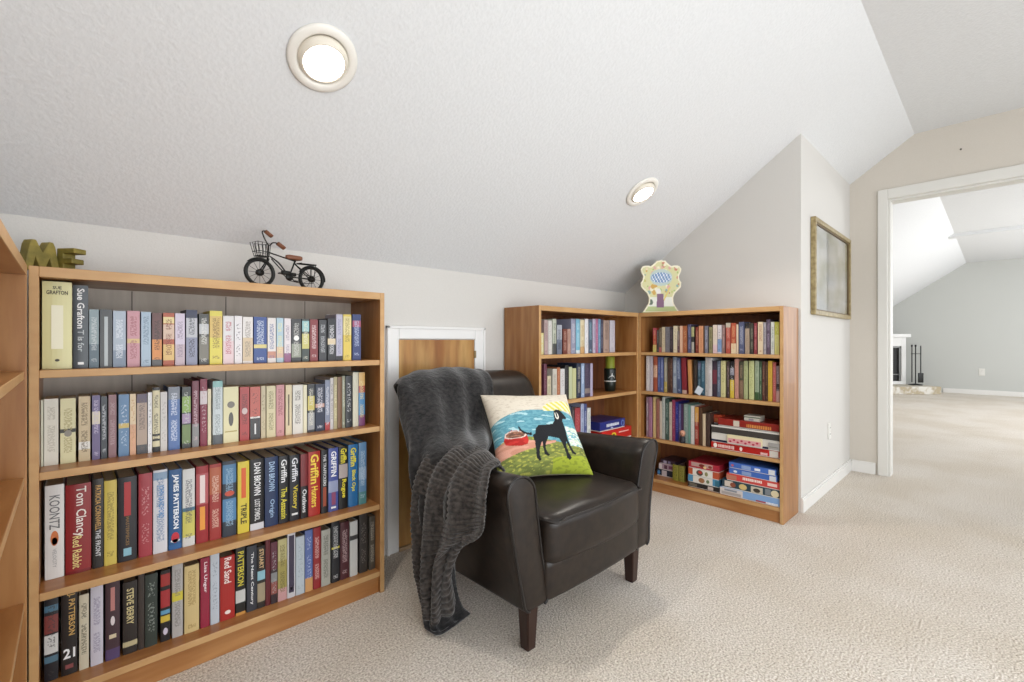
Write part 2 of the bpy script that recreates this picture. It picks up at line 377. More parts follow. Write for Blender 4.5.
def place_book(case, shelf_name, case_name, x, y, z, w, h, d, hard, spec, seed, lean=0):
    base, bands, ink, style, txts = spec
    o = thing('book', '', 'book', (x, y, z), 0, 'books on the %s shelf of the %s bookcase' % (shelf_name, case_name))
    M = case.matrix_basis
    o.location = M @ Vector((x, y, z)); o.rotation_euler = (0, lean, case.rotation_euler.z)
    if lean:
        o.location.z += abs(math.sin(lean))*w/2+.0006
        o.rotation_euler = (Matrix.Rotation(case.rotation_euler.z, 3, 'Z') @ Matrix.Rotation(lean, 3, 'Y')).to_euler()
    me, mp = book_meshes(w, h, d, hard, base, bands, ink, style, seed)
    link('cover', me, None, o); link('pages', mp, None, o)
    front = -(.10*w*.6 if hard else 0)-.0006
    for T in txts:   # (text, z_center_frac, length_frac, height_frac_of_w, colour, orient, bold)
        tx, zc, lf, hf, col, ori = T[:6]
        if tx.startswith('#'):
            if tx == '#rect':
                bm = BX(-w*hf/2, w*hf/2, front, front+.0015, h*(zc-lf/2), h*(zc+lf/2)); obj('spine_label', bm, mat(col, .4), o); 
            else:
                bm = bmesh.new(); prism(bm, [(w*hf/2*math.cos(2*PI*k/20), h*lf/2*math.sin(2*PI*k/20)) for k in range(20)], lambda p: (p[0], front, h*zc+p[1]), lambda p: (p[0], front+.0015, h*zc+p[1]))
                obj('spine_emblem', bm, mat(col, .4), o)
            continue
        if ori == 'v': L, Ht, R = h*lf, w*hf, DOWN
        else: L, Ht, R = w*lf, h*hf, FLATT
        off = T[7] if len(T) > 7 else 0
        text('spine_title', tx, L, Ht, mat(col, .5), o, Matrix.Translation((off*w, front-.0008, h*zc)) @ R, bold=T[6] if len(T) > 6 else .02)
    ALL.append((o, cname(base), cname(ink) if style or txts else None, shelf_name, case_name))
def row(case, kind, si, sname, cname_, items, setb):
    """items: (px0, px1, ytop, base, bands, ink, style, texts, opts)"""
    for i, it in enumerate(items):
        p0, p1, yt, base = it[:4]; bands = it[4] if len(it) > 4 else []; ink = it[5] if len(it) > 5 else 'dddddd'; style = it[6] if len(it) > 6 else 1
        txts = it[7] if len(it) > 7 else []; op = it[8] if len(it) > 8 else {}
        sb = setb[0]+(setb[1]-setb[0])*i/max(1, len(items)-1)+op.get('sb', 0)
        if kind == 'x':
            Y = FY+sb; a, b = X_at(p0, Y), X_at(p1, Y); c = (a+b)/2; D = D_at(c, Y); lx = c-case.location.x; w = b-a
        else:
            X = BFX+sb; a, b = Y_at(p0, X), Y_at(p1, X); c = (a+b)/2; D = D_at(X, c); lx = FY-c; w = a-b
        if yt: h = Z_at(yt, D)-SH[si]
        else: h = op.get('h', .225+.012*math.sin(i*2.3))
        gap = (.947-.678, 0)[0]
        top = (1.192, SH[0]-.021, SH[1]-.021, SH[2]-.021)[si]
        h = min(h, top-SH[si]-.006)
        hard = op.get('hard', h > .2); d = min(.262-sb, .155 if hard else .11)
        place_book(case, sname, cname_, lx, sb, SH[si]+.0004, w*.965, h, d, hard, (base, bands, ink, style, txts), i*3+si, op.get('lean', 0))
V = 'v'; Hh = 'h'
A1 = [
 (41.5, 72.5, 277, 'e3dc9a', [], '6b6242', 0, [('SUE', .93, .3, .035, '3c3526', Hh), ('GRAFTON', .875, .72, .045, '3c3526', Hh), ('#rect', .48, .5, .4, 'e9e6cc', V), ('#oval', .1, .03, .16, '3c3526', V)]),
 (73, 88.5, 285.5, '4b5359', [], 'c9cfd2', 0, [('Sue Grafton', .72, .48, .5, 'e6e6e6', V), ('T is for', .33, .26, .42, 'b9bfc2', V), ('#rect', .06, .03, .4, 'e6e6e6', V)]),
 (89, 99, 309.5, '8a9fa6', [(0, .4, '5f7480')], 'cdd6d8', 1), (99.8, 112.3, 309.5, '4a4c4e', [], 'd8dadb', 0, [('#rect', .45, .85, .3, 'aeb6b8', V)]),
 (112.8, 126, 311, 'a9b8ca', [(0, .3, '8091a8')], 'dfe6ee', 1), (127, 140, 311, 'cd8f99', [(.42, .5, 'd8b67a')], 'a85a66', 1), (141, 151, 312, 'a6bed2', [], '6a8098', 1),
 (152, 162, 313, '6a3f3a', [(0, .12, '5a5a5a'), (.12, .5, 'e0893a')], '3a2422', 1), (163, 174.5, 313, 'b9522f', [(.8, .92, 'e6cf8a'), (.5, .78, 'd8b8a0'), (.1, .4, 'e2b866')], '7a2a1a', 1), (175, 185, 313.5, 'd0c3d8', [(0, .4, 'c6b0bc')], '8a7a92', 1),
 (186, 197.5, 310, '2c3354', [(0, .5, '8c90ac'), (.5, .85, 'b9bcc4')], '2f3140', 1), (199, 209, 314, '4a4a46', [(.6, .8, 'b9bcc0'), (.1, .55, '7a766a')], 'd8d8d0', 1),
 (209.5, 222.5, 311, 'e0d143', [(.5, .9, 'd9b45a')], '7a5a2a', 1), (223, 234, 316, 'dad7d8', [(0, .48, 'e3c8cc')], 'c23a54', 1), (234.5, 242.2, 316, 'e3dfe2', [], '5a5a62', 2),
 (242.6, 253, 317, 'dfdad6', [(.05, .55, 'd4bd98')], '8a8278', 1), (253.6, 267, 317, '304f98', [(.32, .4, 'd8c878')], 'c8d4e8', 1), (267.5, 276, 318, 'ddd7d5', [(.1, .25, 'c88a72')], '3a5aa0', 1),
 (276.5, 283.6, 318, 'a9c5d4', [(.1, .35, 'd8b49a')], 'e6dc8a', 1), (284.2, 291, 318.5, 'dfd6da', [(0, .2, '9a5a86')], '8a7a9a', 1), (291.4, 301.4, 319, '393b3d', [(.1, .42, '8e9684')], 'c9c9c2', 1, [('#oval', .55, .12, .55, 'e6e6e2', V)]),
 (302, 309.3, 319, '3e4a46', [(.3, .65, 'c9c06a'), (.7, .95, '8cc0c4')], 'e0e0c8', 1), (310, 318, 319.5, '8e3034', [], 'e3c9c9', 1), (319, 326.6, 320, '3b3d42', [], 'b9bcc0', 1),
 (327.6, 335.8, 318.5, '25262c', [(.38, .52, 'd8c4a0')], 'e0e0e4', 1), (336.2, 342.7, 314.5, 'b9b6cc', [(0, .1, '2a2a30')], '7a80a8', 1), (343.2, 351.4, 314.5, 'e2c546', [(.55, .95, 'e6d68a')], '8a7428', 1), (352.4, 361, 314.5, '2f3e7c', [(.72, .86, 'b04a6a')], 'b8c4e8', 1)]
A2 = [
 (41, 43.4, 400, 'd3d6ba', [], '8a8a72', 0), (43.8, 58.6, 399, 'e4e1d0', [], 'b9b4a0', 1), (60, 76, 398.5, 'e2dca6', [(.47, .53, '3c3a34')], 'a89a5a', 1, [('#oval', .46, .1, .5, '8a867c', V)]),
 (78.4, 90.4, 396.5, 'd4be92', [(.18, .3, 'e9e6de')], '6a5436', 1), (92, 100.2, 395.5, '6f6292', [(.55, .75, 'ddd3b8')], 'c9bfe0', 1), (101, 107.2, 396.5, '3c424a', [], 'c9cdd2', 1),
 (108.4, 116.6, 395, '91666a', [], 'b8969a', 1), (118.4, 129.3, 394.5, '5c87b4', [(.45, .53, 'd6b95e')], 'c9dcec', 2), (129.8, 136, 394, 'e2c89c', [(0, .5, 'e0a47a')], 'c8925a', 2),
 (136.6, 147.2, 394, 'b39a86', [(.85, 1, '5a4a62'), (0, .15, '4a4a4e')], '6a5a54', 1), (147.8, 152, 392.5, 'e7e7e9', [], '9a9aa0', 2), (152.4, 160, 387.5, 'd9cfa4', [(.95, 1, '1f1f1f'), (.25, .28, '1f1f1f'), (.17, .2, '1f1f1f'), (0, .08, '1f1f1f')], '2a2a2a', 1),
 (160.4, 167.3, 392, 'd0cbc5', [], 'a8a098', 2), (168.2, 180, 387, '4c72b6', [(.8, 1, '7a8290')], 'd8e2f2', 1), (182, 190.8, 387, '3a3f3c', [(.58, .84, '8ab24c'), (.4, .56, 'a98ab4'), (.08, .38, '6f8a4e')], 'c9cfc0', 2),
 (192, 199, 381, '7c3448', [(0, .35, '8a8a8c')], 'd0b0b8', 1), (200, 207.3, 379, '8d2440', [(.62, .82, 'd6c9cc')], 'c8a0a8', 2), (207.7, 211.2, 389, 'dfd2aa', [], 'b8a878', 0),
 (212.6, 222.8, 381, 'cbd7d9', [(0, .15, '5a6268'), (.9, 1, '8cc4c0')], '7a8a90', 1), (223.2, 238.7, 387, 'e3dca8', [], '8a845c', 0, [('#oval', .68, .12, .5, '77736a', V), ('#oval', .42, .25, .32, '55524e', V, .02), ('#rect', .2, .02, .8, 'a89a5a', V)]),
 (239.8, 249.4, 387, 'ba3b39', [], '5a2626', 1, [('#oval', .55, .12, .6, 'c8b4b0', V)]), (250, 260.4, 387, 'cd5d4e', [(0, .4, '3b3b3d'), (.4, .43, 'e0dcd8')], '4a3030', 2, [('#rect', .2, .2, .15, 'd6d6d6', V)]),
 (261, 265.6, 386, 'c9ba92', [], '8a7c5a', 2), (266.4, 275.8, 386, 'd6ca9c', [], '7a7248', 1), (276.2, 284.4, 385, 'd28d90', [], '9a4a54', 1), (285.6, 291.8, 385, 'ddcb9e', [], '6a5a3a', 0, [('#rect', .5, .62, .22, '5a5040', V)]),
 (292.6, 303, 385, 'dfdbd2', [], '5a5650', 1), (303.3, 307, 385, 'e4ddb8', [], 'b8a86a', 0), (307.6, 314.7, 384, '34363c', [(.45, .75, 'd0bf5a'), (.05, .4, '9a9ca0')], 'e0dcc8', 1),
 (315.3, 324.6, 384, '202b48', [(.5, .58, 'c89a8a')], 'e0e2ec', 1), (325, 330, 380, '808aa2', [(0, .15, 'c23a3a')], 'e0e0ec', 1), (330.2, 333.4, 378, 'c9c3c2', [], '6a6468', 1), (333.6, 337.3, 377, 'b0a274', [], 'e0d8a8', 1),
 (337.6, 342, 377, '7e5331', [], 'c09060', 0), (342.2, 345.2, 376, '8e9076', [], 'd0d0b8', 1), (345.6, 352.4, 376, '24272c', [], 'd8d8d8', 2), (352.8, 358.4, 372.5, 'd0cbb2', [], 'a8a08a', 0), (358.6, 365, 372.5, '3f84b8', [(.75, 1, 'd8a85a'), (0, .2, '7a3a6a'), (.62, .75, 'b8483a')], 'e8d08a', 1)]
A3 = [
 (44.5, 64.5, 485, 'e7e4df', [], '555555', 0, [('KOONTZ', .71, .36, .55, '6a6a6a', V, .005), ('#oval', .43, .16, .42, 'c8703a', V), ('#oval', .40, .08, .3, '6a2030', V), ('VELOCITY', .22, .2, .2, '9a9a9a', V, .0)]),
 (65, 91.5, 484, 'a31f22', [(0, .03, '8a1a1c')], 'ffffff', 0, [('Tom Clancy', .69, .56, .52, 'f0e8e0', V, .01, .05), ('Red Rabbit', .24, .36, .36, 'e6d28a', V, .01, -.05)]),
 (92.3, 103.7, 479, '2b2724', [], 'c99a4a', 0, [('PATRICIA CORNWELL', .68, .5, .5, 'cfa054', V, .01), ('THE FRONT', .28, .3, .45, 'dddddd', V, .01)]), (104, 117, 480.5, 'd9c048', [], '8f7a2a', 1),
 (117.6, 137, 477, '27252c', [], '8a6a3a', 0, [('#rect', .74, .4, .36, 'a8292c', V), ('#rect', .11, .09, .42, '86b6c6', V), ('MASTERPIECES', .36, .34, .18, '8d6c3c', V, .01)]), (138.4, 152.4, 473.5, 'b63641', [], 'e09a9a', 2),
 (153, 167.6, 470, 'dfe0e4', [(.88, .97, '8aa8c6')], '4a7ab0', 1, [('JOHN SANDFORD', .62, .4, .5, '5a8fc4', V, .02)]), (168.3, 182, 469.5, '1f5a96', [(0, .06, '2a6ab0')], 'e8f0f8', 0, [('JAMES PATTERSON', .6, .68, .52, 'f0f4f8', V, .03), ('#oval', .15, .13, .6, 'c02a3a', V), ('#oval', .11, .04, .7, 'e8eef4', V)]),
 (182.4, 195, 469, 'dedeDA'.lower(), [(.12, .45, 'dad05a'), (.45, .5, '4a7a9a')], '4a4a5a', 1), (196, 208.6, 466, 'b12128', [(.5, .9, 'c8585c')], 'f0d8d8', 0, [('#rect', .7, .36, .42, 'e9d6d2', V), ('#rect', .32, .3, .42, 'e69a3a', V)]),
 (209.3, 221.4, 464, 'b5302b', [(.6, .95, 'c8603a')], 'f0c8b0', 1), (222.3, 236.4, 461, '2f3a48', [(.7, .95, '4f86b4'), (.2, .5, '4f8abc')], '9ac4e0', 1, [('#oval', .57, .07, .7, 'c8503a', V)]),
 (237.5, 249.4, 461.5, 'e9d030', [], '2a2a1a', 0, [('#rect', .7, .42, .4, 'd8602a', V), ('TRIPLE', .27, .28, .5, '3a3418', V, .02)]), (250, 264, 459, '1e1c1e', [(0, .09, 'dddde2')], 'e6e6e6', 0, [('DAN BROWN', .72, .46, .5, 'ececec', V, .02), ('LOST SYMBOL', .28, .3, .4, 'dcdcdc', V, .02)]),
 (264.7, 278.2, 457, '203664', [], 'a8c0dc', 0, [('DAN BROWN', .72, .42, .45, 'a9c4e0', V, .015), ('Origin', .26, .26, .42, '9ab6d4', V, .015)]), (278.7, 288.8, 456, '1f2026', [], 'd8cc3a', 0, [('Griffin', .78, .34, .6, 'e8e8e8', V, .02), ('The Assassin', .3, .46, .6, 'd9ce3e', V, .02)]),
 (289.5, 299.7, 455, '20222c', [], 'd8cc3a', 0, [('Griffin', .78, .36, .6, 'e4e4e8', V, .02), ('Victory', .36, .36, .6, 'd9c43e', V, .02), ('#rect', .1, .03, .6, 'e0e0e0', V)]), (300.6, 307.9, 454, '8a2a2e', [(0, .5, '1f1c20')], 'dddddd', 0, [('Outlaws', .27, .36, .6, 'e0e0e0', V, .02)]),
 (308.2, 320.3, 451.5, 'c2291f', [], 'f0d050', 0, [('Griffin', .73, .46, .7, 'efd04a', V, .028), ('Hunters', .3, .32, .55, 'efd04a', V, .02)]), (321.2, 327.8, 450, '232326', [], 'dddddd', 0, [('THE TRAFFICKERS', .68, .5, .45, 'd8d8d8', V, .02), ('#rect', .26, .3, .5, '9a4a34', V)]),
 (328.3, 338.4, 448, '4b5aa9', [(.3, .48, '9aa4c8')], 'ffffff', 0, [('GRIFFIN', .75, .4, .55, 'f0f0f4', V, .03), ('#rect', .2, .2, .4, '8a4a6a', V), ('#rect', .06, .03, .5, 'e4e4e4', V)]), (338.8, 347.8, 447, '1f2022', [(.5, .72, 'b8a8a4')], 'e0d03a', 0, [('Griffin', .86, .24, .7, 'e3d43c', V, .028), ('Rogue', .33, .3, .6, 'e3d43c', V, .028)]),
 (348.2, 357.8, 444.5, '1f70b2', [], 'e6d83c', 0, [('Griffin', .8, .3, .6, 'e8da3c', V, .028), ('Black Ops', .42, .34, .5, 'e8da3c', V, .02)]), (358.6, 366.5, 442.5, '5b8bb8', [(0, .2, '4a8a8c'), (.4, .6, '8aa8c8')], 'b8d0e4', 1)]
A4 = [
 (44, 58.5, 0, '1f1f26', [(.84, .92, '4a7a96'), (.58, .8, '8e3a36'), (.33, .56, 'd9d9d6'), (.22, .3, '4f7a92')], '3a3a3a', 2), (61, 77.6, 0, '26201e', [], 'c9a25a', 0, [('J. PATTERSON', .72, .5, .52, 'cfa860', V, .02, .1), ('21', .26, .75, .12, 'efefef', Hh, .03), ('#rect', .1, .05, .5, '8a4a4a', V)]),
 (79, 89, 0, 'd7ccae', [], '3a3630', 1), (90.4, 103.3, 0, 'd0cbd8', [], '9088a8', 1), (105.3, 120, 0, '4a3038', [(0, .14, '5a4474')], 'c98a80', 0, [('#rect', .78, .3, .3, 'b87a74', V), ('#oval', .5, .12, .3, 'd9cfcf', V), ('#rect', .3, .05, .5, 'cfc0a0', V)]),
 (122.6, 137.6, 0, '2d2521', [(.1, .17, 'c8b888')], 'd0c18c', 0, [('STEVE BERRY', .66, .5, .5, 'd0c18c', V, .02)]), (138.2, 144.4, 0, '3b3029', [], '6a5a4a', 0), (144.8, 157.6, 0, '303b33', [], 'a0aca0', 2),
 (160.5, 170.2, 0, '201e20', [(.78, .95, 'b02a26'), (.48, .72, 'b8282c'), (.38, .44, '5aa0c8'), (.27, .36, 'd8b82e')], '3a2a2a', 0, [('#oval', .14, .1, .5, 'c8c0d0', V)]), (172, 183, 0, 'b6b1ad', [(.48, .6, 'dcc92e')], '7a7670', 1),
 (184.2, 199.3, 0, 'ddc07c', [], 'a8843c', 1), (200.4, 209.8, 0, 'a9213f', [], 'f0d8dc', 0, [('Lisa Unger', .72, .44, .45, 'efdde0', V, .02)]), (210.3, 219.4, 0, 'c4ccd6', [], '8a94a4', 2), (220, 235, 0, 'c0251f', [], 'f4dcd4', 0, [('Red Sand', .78, .4, .5, 'f0dcd6', V, .02), ('#oval', .12, .06, .4, 'f0e0da', V)]),
 (235.6, 245.5, 0, '222220', [(0, .04, 'd8923a'), (.18, .36, 'cfcfca')], 'd8ca3e', 0, [('PATTERSON', .68, .5, .65, 'd6c840', V, .02)]), (246.6, 257, 0, '383c46', [], 'e4e4e4', 0, [('The Next Century', .5, .8, .35, 'e4e4e4', V, .02)]),
 (257.3, 265.2, 0, '2f2824', [(.45, .6, '8cc4d4'), (.1, .4, 'a89878')], 'cfae7c', 0, [('STUART', .8, .32, .55, 'cfae80', V, .03)]), (265.5, 270.5, 0, '6c2027', [], 'a85a5a', 0), (270.8, 277.5, 0, '3a2a30', [(.55, 1, '6a3040'), (.15, .35, '9a5048'), (.35, .5, '8a8c8c')], 'b8b8b8', 2),
 (277.8, 287, 0, 'a99b4c', [(0, .2, 'd09a9a'), (.65, 1, 'c2b878')], '6a5f2a', 1), (287.3, 295.4, 0, 'd3d1d4', [], '3c3547', 0, [('#rect', .52, .88, .66, '3c3548', V), ('#oval', .14, .04, .3, 'e8e8e8', V)]), (295.8, 304.6, 0, 'bac7d0', [], '98a8b4', 2), (305, 312.8, 0, '5b70b2', [(0, .22, 'd89a5a')], 'b8c8ec', 2),
 (313.2, 320.8, 0, 'a12329', [], 'e8b8b0', 1), (321.2, 330.4, 0, 'aaa99d', [], '5a5a50', 1), (331.4, 339.8, 0, '24252b', [(.55, .58, 'd8c83a')], 'd0d0d0', 1), (340.2, 349.2, 0, '501f27', [], 'c8a8a8', 1), (349.8, 357.6, 0, 'c6c6c2', [(.66, .74, '3a3a3a')], 'a8a8a4', 0),
 (359.3, 367.6, 0, '37322e', [], '8a8078', 2), (369, 375.3, 0, '4b453b', [], 'a8a090', 1)]
row(caseA, 'x', 0, 'top', 'left', A1, (.05, .05))
row(caseA, 'x', 1, 'second', 'left', A2, (.085, .06))
row(caseA, 'x', 2, 'third', 'left', A3, (.09, .055))
row(caseA, 'x', 3, 'bottom', 'left', A4, (.07, .04))
M1 = [(541, 543.6, 333, 'd9cf86'), (544.3, 548, 320, 'b69b98', [], '8a6a6a', 1), (548.3, 552, 320.5, 'd0cdc6', [], 'a09a90', 2), (552.6, 556.4, 319, 'b9bfaa', [(0, .3, '4a4a4a')], '3a4a3a', 1), (557, 562, 325, '6b7488', [(.5, 1, 'a8aeb8')], '2a3040', 1),
 (563, 567.3, 329, '7c3b2d', [], 'c8a090', 1), (567.5, 570.7, 329, 'ba9182', [], '8a5a4a', 1), (571, 575.7, 319, '8e90aa', [], 'c8cad8', 1), (576, 580, 319, '6fb3cf', [(0, .1, 'd0dce0')], 'b8dcea', 1), (580.2, 584.6, 320, 'd9c9a2', [(0, .2, 'c89a60')], 'a88a5a', 1),
 (585, 588.4, 319, 'dfe0e4', [], 'a8a8b0', 2), (588.6, 592.3, 320, '4d5a72', [], '8ac0d0', 1), (592.7, 595.6, 319, 'b8aec8', [], '6a6080', 1), (595.8, 598.1, 319, 'b1698f', [], 'd8b0c4', 2), (598.3, 600.6, 319, '6b94b9', [], 'c0d4e4', 2),
 (600.8, 603, 320, '403e53', [], '8a88a0', 1), (603.4, 609.3, 320.5, 'aa8d80', [], '5a4a44', 1), (609.8, 615, 320.5, 'd7d1dd', [], 'b0a8bc', 2, [], {'sb': .06})]
M2 = [(543.9, 546.9, 364, '6c3146', [], 'a07080', 2), (547.3, 551, 376, 'cabe9c', [], '8a7a5a', 1), (552.6, 557, 369, 'cac4b6', [], '9a8a7a', 1), (557.2, 560.1, 367.5, 'b9693f', [], 'e0b090', 2), (560.4, 564.8, 369, 'd7d3d3', [], '8a8080', 2),
 (565, 568.8, 365.5, '2b2b2d', [], '6a6a6c', 2), (569, 572.2, 367, 'c1c89c', [], '98a070', 0), (572.4, 576.2, 368.5, 'c4c58c', [], '98984a', 0), (576.7, 581, 363.5, '26314b', [], 'c0b8a8', 1), (581.2, 584.5, 363.5, '90a7cd', [], 'd8e4f4', 1), (584.8, 590.2, 363.5, '463b53', [(.1, .25, '8a7a74')], '6a5f78', 2), (590.4, 592.8, 363.5, 'b1a7c5', [], 'd8d0e0', 0)]
M3 = [(562, 566, 405, '7a6a4a'), (566.3, 571.4, 406, '3a4a6a'), (571.7, 574.7, 407, '3b3034', [], '8a8080', 1), (574.9, 580.4, 408, 'b83a40', [], 'd88a8a', 2), (580.8, 584, 404, 'a8b4d4', [], '6a7aa0', 1), (584.2, 586.8, 404, '4c5a94', [], 'c0c8e4', 1), (587.2, 590.7, 408, 'd7dad6', [], '7a8a7a', 1)]
row(caseM, 'x', 0, 'top', 'middle', M1, (.03, .03)); row(caseM, 'x', 1, 'second', 'middle', M2, (.03, .03)); row(caseM, 'x', 2, 'third', 'middle', M3, (.03, .03))
B1 = [(652.9, 656.4, 328, 'c04a38', [(0, .3, 'd8cf6a'), (.7, 1, 'c04a5a')], 'e0a070', 1), (656.7, 658.9, 330, '4a4444', [], '8a8a80', 1), (659, 661.6, 328, '6a5a48', [(0, .2, 'c05a5a')], '9a927a', 1), (661.8, 665.1, 327, 'cbb998', [], '9a7a5a', 2), (665.3, 669.7, 327, '77747b', [], '4a4248', 2), (669.9, 672.8, 328, '3b3339', [], '6a5a60', 1),
 (673.3, 677.2, 326, 'dacaaa', [], '6a5a4a', 2), (677.4, 679.4, 331, '7a6e68', [(0, .6, '5a3a4a')], 'b0a090', 1), (679.8, 682.6, 326, 'dcab8d', [], 'b8845f', 0), (682.8, 687, 326, 'a95c34', [], 'e0b080', 2), (687.7, 691.2, 324.5, '4b4b6b', [], '8a8ab0', 1), (691.5, 694.2, 326, '2b2a28', [(.6, .95, 'b8b87a'), (0, .4, 'a8a498')], '3a3a34', 1),
 (695.5, 698.4, 327, '7b2b1f', [], 'c08a70', 1), (698.7, 703.2, 326, 'd18c60', [], 'a8623a', 2), (704.6, 708.1, 326, '6d6b7b', [], 'b0b0c4', 1), (709, 712.3, 327, '8b8359', [], '3a3a28', 1), (712.9, 717.2, 325, 'd9c7b6', [(0, .3, 'd8b8c0')], 'b09a8a', 2), (717.5, 721.7, 325, 'd0c6ca', [(.05, .5, '7a9ac8')], '26304a', 2),
 (722.2, 724.9, 325, '8b6b67', [], 'c8a0a0', 1), (725.8, 730.6, 323, 'b5493b', [(.85, 1, 'c0b4a0')], 'e0a090', 1), (731, 736.1, 323, 'b64b2f', [(0, .33, 'e0c9a4')], 'e0a070', 1), (736.4, 738.3, 324.5, 'ddc5a9', [], 'b89a80', 0), (738.8, 744.4, 322, '50587b', [], 'b8bcd0', 1), (745, 749.5, 323, 'a9927d', [(.82, 1, '23232a')], '8a7460', 2),
 (750, 753.4, 323.5, '3c3b33', [], '9a9880', 1), (753.9, 757.1, 323, '8f3139', [], 'd08a8a', 1), (757.9, 763, 322, 'e1caa6', [], 'a04a3c', 1), (763.4, 766.1, 322.5, 'a9a1a9', [], '4a4450', 1), (766.3, 770.3, 319.5, '5b4b61', [], 'a898b0', 1), (770.8, 774.3, 322, 'd6d9d1', [], '7a8a80', 1), (774.5, 779.2, 322, 'd0cc72', [(.6, 1, 'b8b83a')], 'e0dc9a', 2)]
B2 = [(646.2, 649.5, 356, 'ddd7d7', [], 'a8a0a0', 2), (649.8, 652.6, 356, 'c9c1cd', [], '8a8290', 2), (653.4, 657.3, 356.5, 'b5563b', [(.4, .75, 'e0b090')], '6a2a1a', 2), (657.7, 660.3, 357, '4d5b95', [], '8a98cc', 1), (660.5, 663.4, 357, '5a6aa4', [], 'b0bce0', 1), (664, 667.2, 357.5, '8f8a79', [(0, .3, 'b8a050')], 'cfcabc', 1), (667.6, 670, 358, '47332b', [], '7a5a48', 1), (670.2, 672.5, 358, '5a3a30', [], 'b89a80', 2),
 (672.8, 677, 357, '7e8b9d', [], 'c9d2dc', 1), (677.3, 681.4, 358, '47567b', [], 'b8c4dc', 1, [], {'lean': -.035}), (682.2, 686.9, 358, '8f2531', [(0, .1, 'c8a090')], 'b04a54', 0, [], {'lean': -.035}), (688.6, 692.3, 360, 'd18b49', [], 'b0703a', 0, [], {'lean': -.035}), (693.4, 697.3, 360, '2f2723', [], '5a4a40', 1),
 (697.7, 701, 361, '2d4b5d', [(.75, .95, '5a5a7a')], '7a9aac', 1), (701.2, 704.8, 361, '345f74', [], '8ab0c0', 1), (705.2, 708, 357.5, 'b9b4b0', [], '8a8480', 1), (708.2, 712, 358, 'd2cdcd', [], 'a8a0a0', 1), (712.3, 716.9, 361, '3b2d3d', [(.35, .75, '7a2f40')], '5a4a5a', 2), (717.2, 720.4, 361, '5d6b81', [], 'a0acc0', 1),
 (720.8, 725.6, 361, 'd1c98a', [], '7a7444', 2), (726.8, 729.4, 361.5, '4b3b39', [], 'a08a88', 1), (729.9, 734.2, 361.5, '1f1f24', [(0, .5, 'd8b830'), (.62, .82, '8a8a98')], 'e0e0e4', 2), (734.6, 738.6, 359, 'c98c7a', [], 'a05a4a', 2), (739, 743.4, 361.5, '7b5b45', [(.5, 1, '4a4a36')], 'a8886c', 1), (743.7, 747.7, 361, 'a9b17a', [], '6a7040', 2),
 (748.9, 754, 361, 'c4c986', [], '7a8040', 2), (754.9, 758.9, 361, 'a1b192', [(0, .2, '3a5a34')], '4a6a4a', 1), (759.3, 761.8, 361.5, '3d5b3b', [], 'a0b090', 1), (762.2, 765, 361.5, '5b3029', [], '9a7a5a', 1), (765.2, 767.8, 362, '4a2f24', [], '8a6a4a', 1), (768, 772.3, 361, 'd9aa2c', [], 'b88a1a', 2), (772.7, 776, 362.5, 'c55b55', [], 'e09a90', 2), (776.3, 779.5, 366, '8b757a', [(0, .3, 'd8a8a0'), (.35, .5, '3a3034')], 'c0b0b4', 2)]
B3 = [(646.2, 648.3, 397, '9b7b89'), (648.6, 652, 397, 'b17b99', [], '7a4a6a', 2), (653, 655.6, 397, 'd9b97a', [], 'a8803a', 2), (656.2, 659.5, 399, 'a96b5b', [], '6a3a30', 2), (659.7, 661.9, 401, 'd1c1ad', [], '9a8a78', 0), (662.1, 665, 397, 'b9c1b9', [], '7a847a', 2), (665.2, 668.9, 399, '3f5b51', [], '9ab0a4', 1), (669.2, 671.9, 402, 'cbbca9', [], '8a7a68', 2),
 (672, 675.1, 400, '9b3b5b', [], 'd08aa0', 2), (675.3, 678.4, 402, '2b3191', [], '8a90d0', 2), (678.6, 681, 404, '5b5b91', [], 'a8a8d0', 2), (681.2, 683.4, 404, '4a2f54', [], '8a6a90', 0), (683.7, 688.1, 404, '80958d', [], 'b8c4be', 2), (688.3, 690.6, 405, '6b9b8d', [], 'a8c8be', 0), (690.8, 694.2, 406, 'd9d5cd', [], 'a8a098', 2), (694.6, 698.6, 407, 'a83a2c', [(.6, 1, 'd99a3c')], 'd8b8a0', 1), (699.2, 702.3, 408, '5a3c28', [], '8a6a4a', 0), (702.6, 705.5, 414, 'd9c19b', [], 'a88a5a', 0), (706, 710, 413, '4b3931', [], '7a6250', 0)]
row(caseB, 'y', 0, 'top', 'right', B1, (.035, .035)); row(caseB, 'y', 1, 'second', 'right', B2, (.035, .035)); row(caseB, 'y', 2, 'third', 'right', B3, (.03, .03))
# labels of books: look first, then neighbours
from collections import defaultdict
rows = defaultdict(list)
for i, r in enumerate(ALL): rows[(r[3], r[4])].append(i)
labs = {}
for key, ids in rows.items():
    for k, i in enumerate(ids):
        o, c, ink, s, cs = ALL[i]
        pre = c+' book'
        if k == 0: l = 'leftmost %s, beside the %s one, %s shelf of the %s bookcase' % (pre, ALL[ids[1]][1], s, cs)
        elif k == len(ids)-1: l = 'rightmost %s, beside the %s one, %s shelf of the %s bookcase' % (pre, ALL[ids[-2]][1], s, cs)
        else: l = '%s between the %s and %s ones, %s shelf of the %s bookcase' % (pre, ALL[ids[k-1]][1], ALL[ids[k+1]][1], s, cs)
        if l in labs.values():
            if ink: l2 = '%s with %s lettering between %s and %s ones, %s shelf, %s bookcase' % (pre, ink, ALL[ids[k-1]][1], ALL[ids[k+1]][1], s, cs)
            else: l2 = l
            if l2 in labs.values(): l2 = '%s, number %d from the left on the %s shelf of the %s bookcase' % (pre, k+1, s, cs)
            l = l2
        labs[i] = l; o['label'] = l
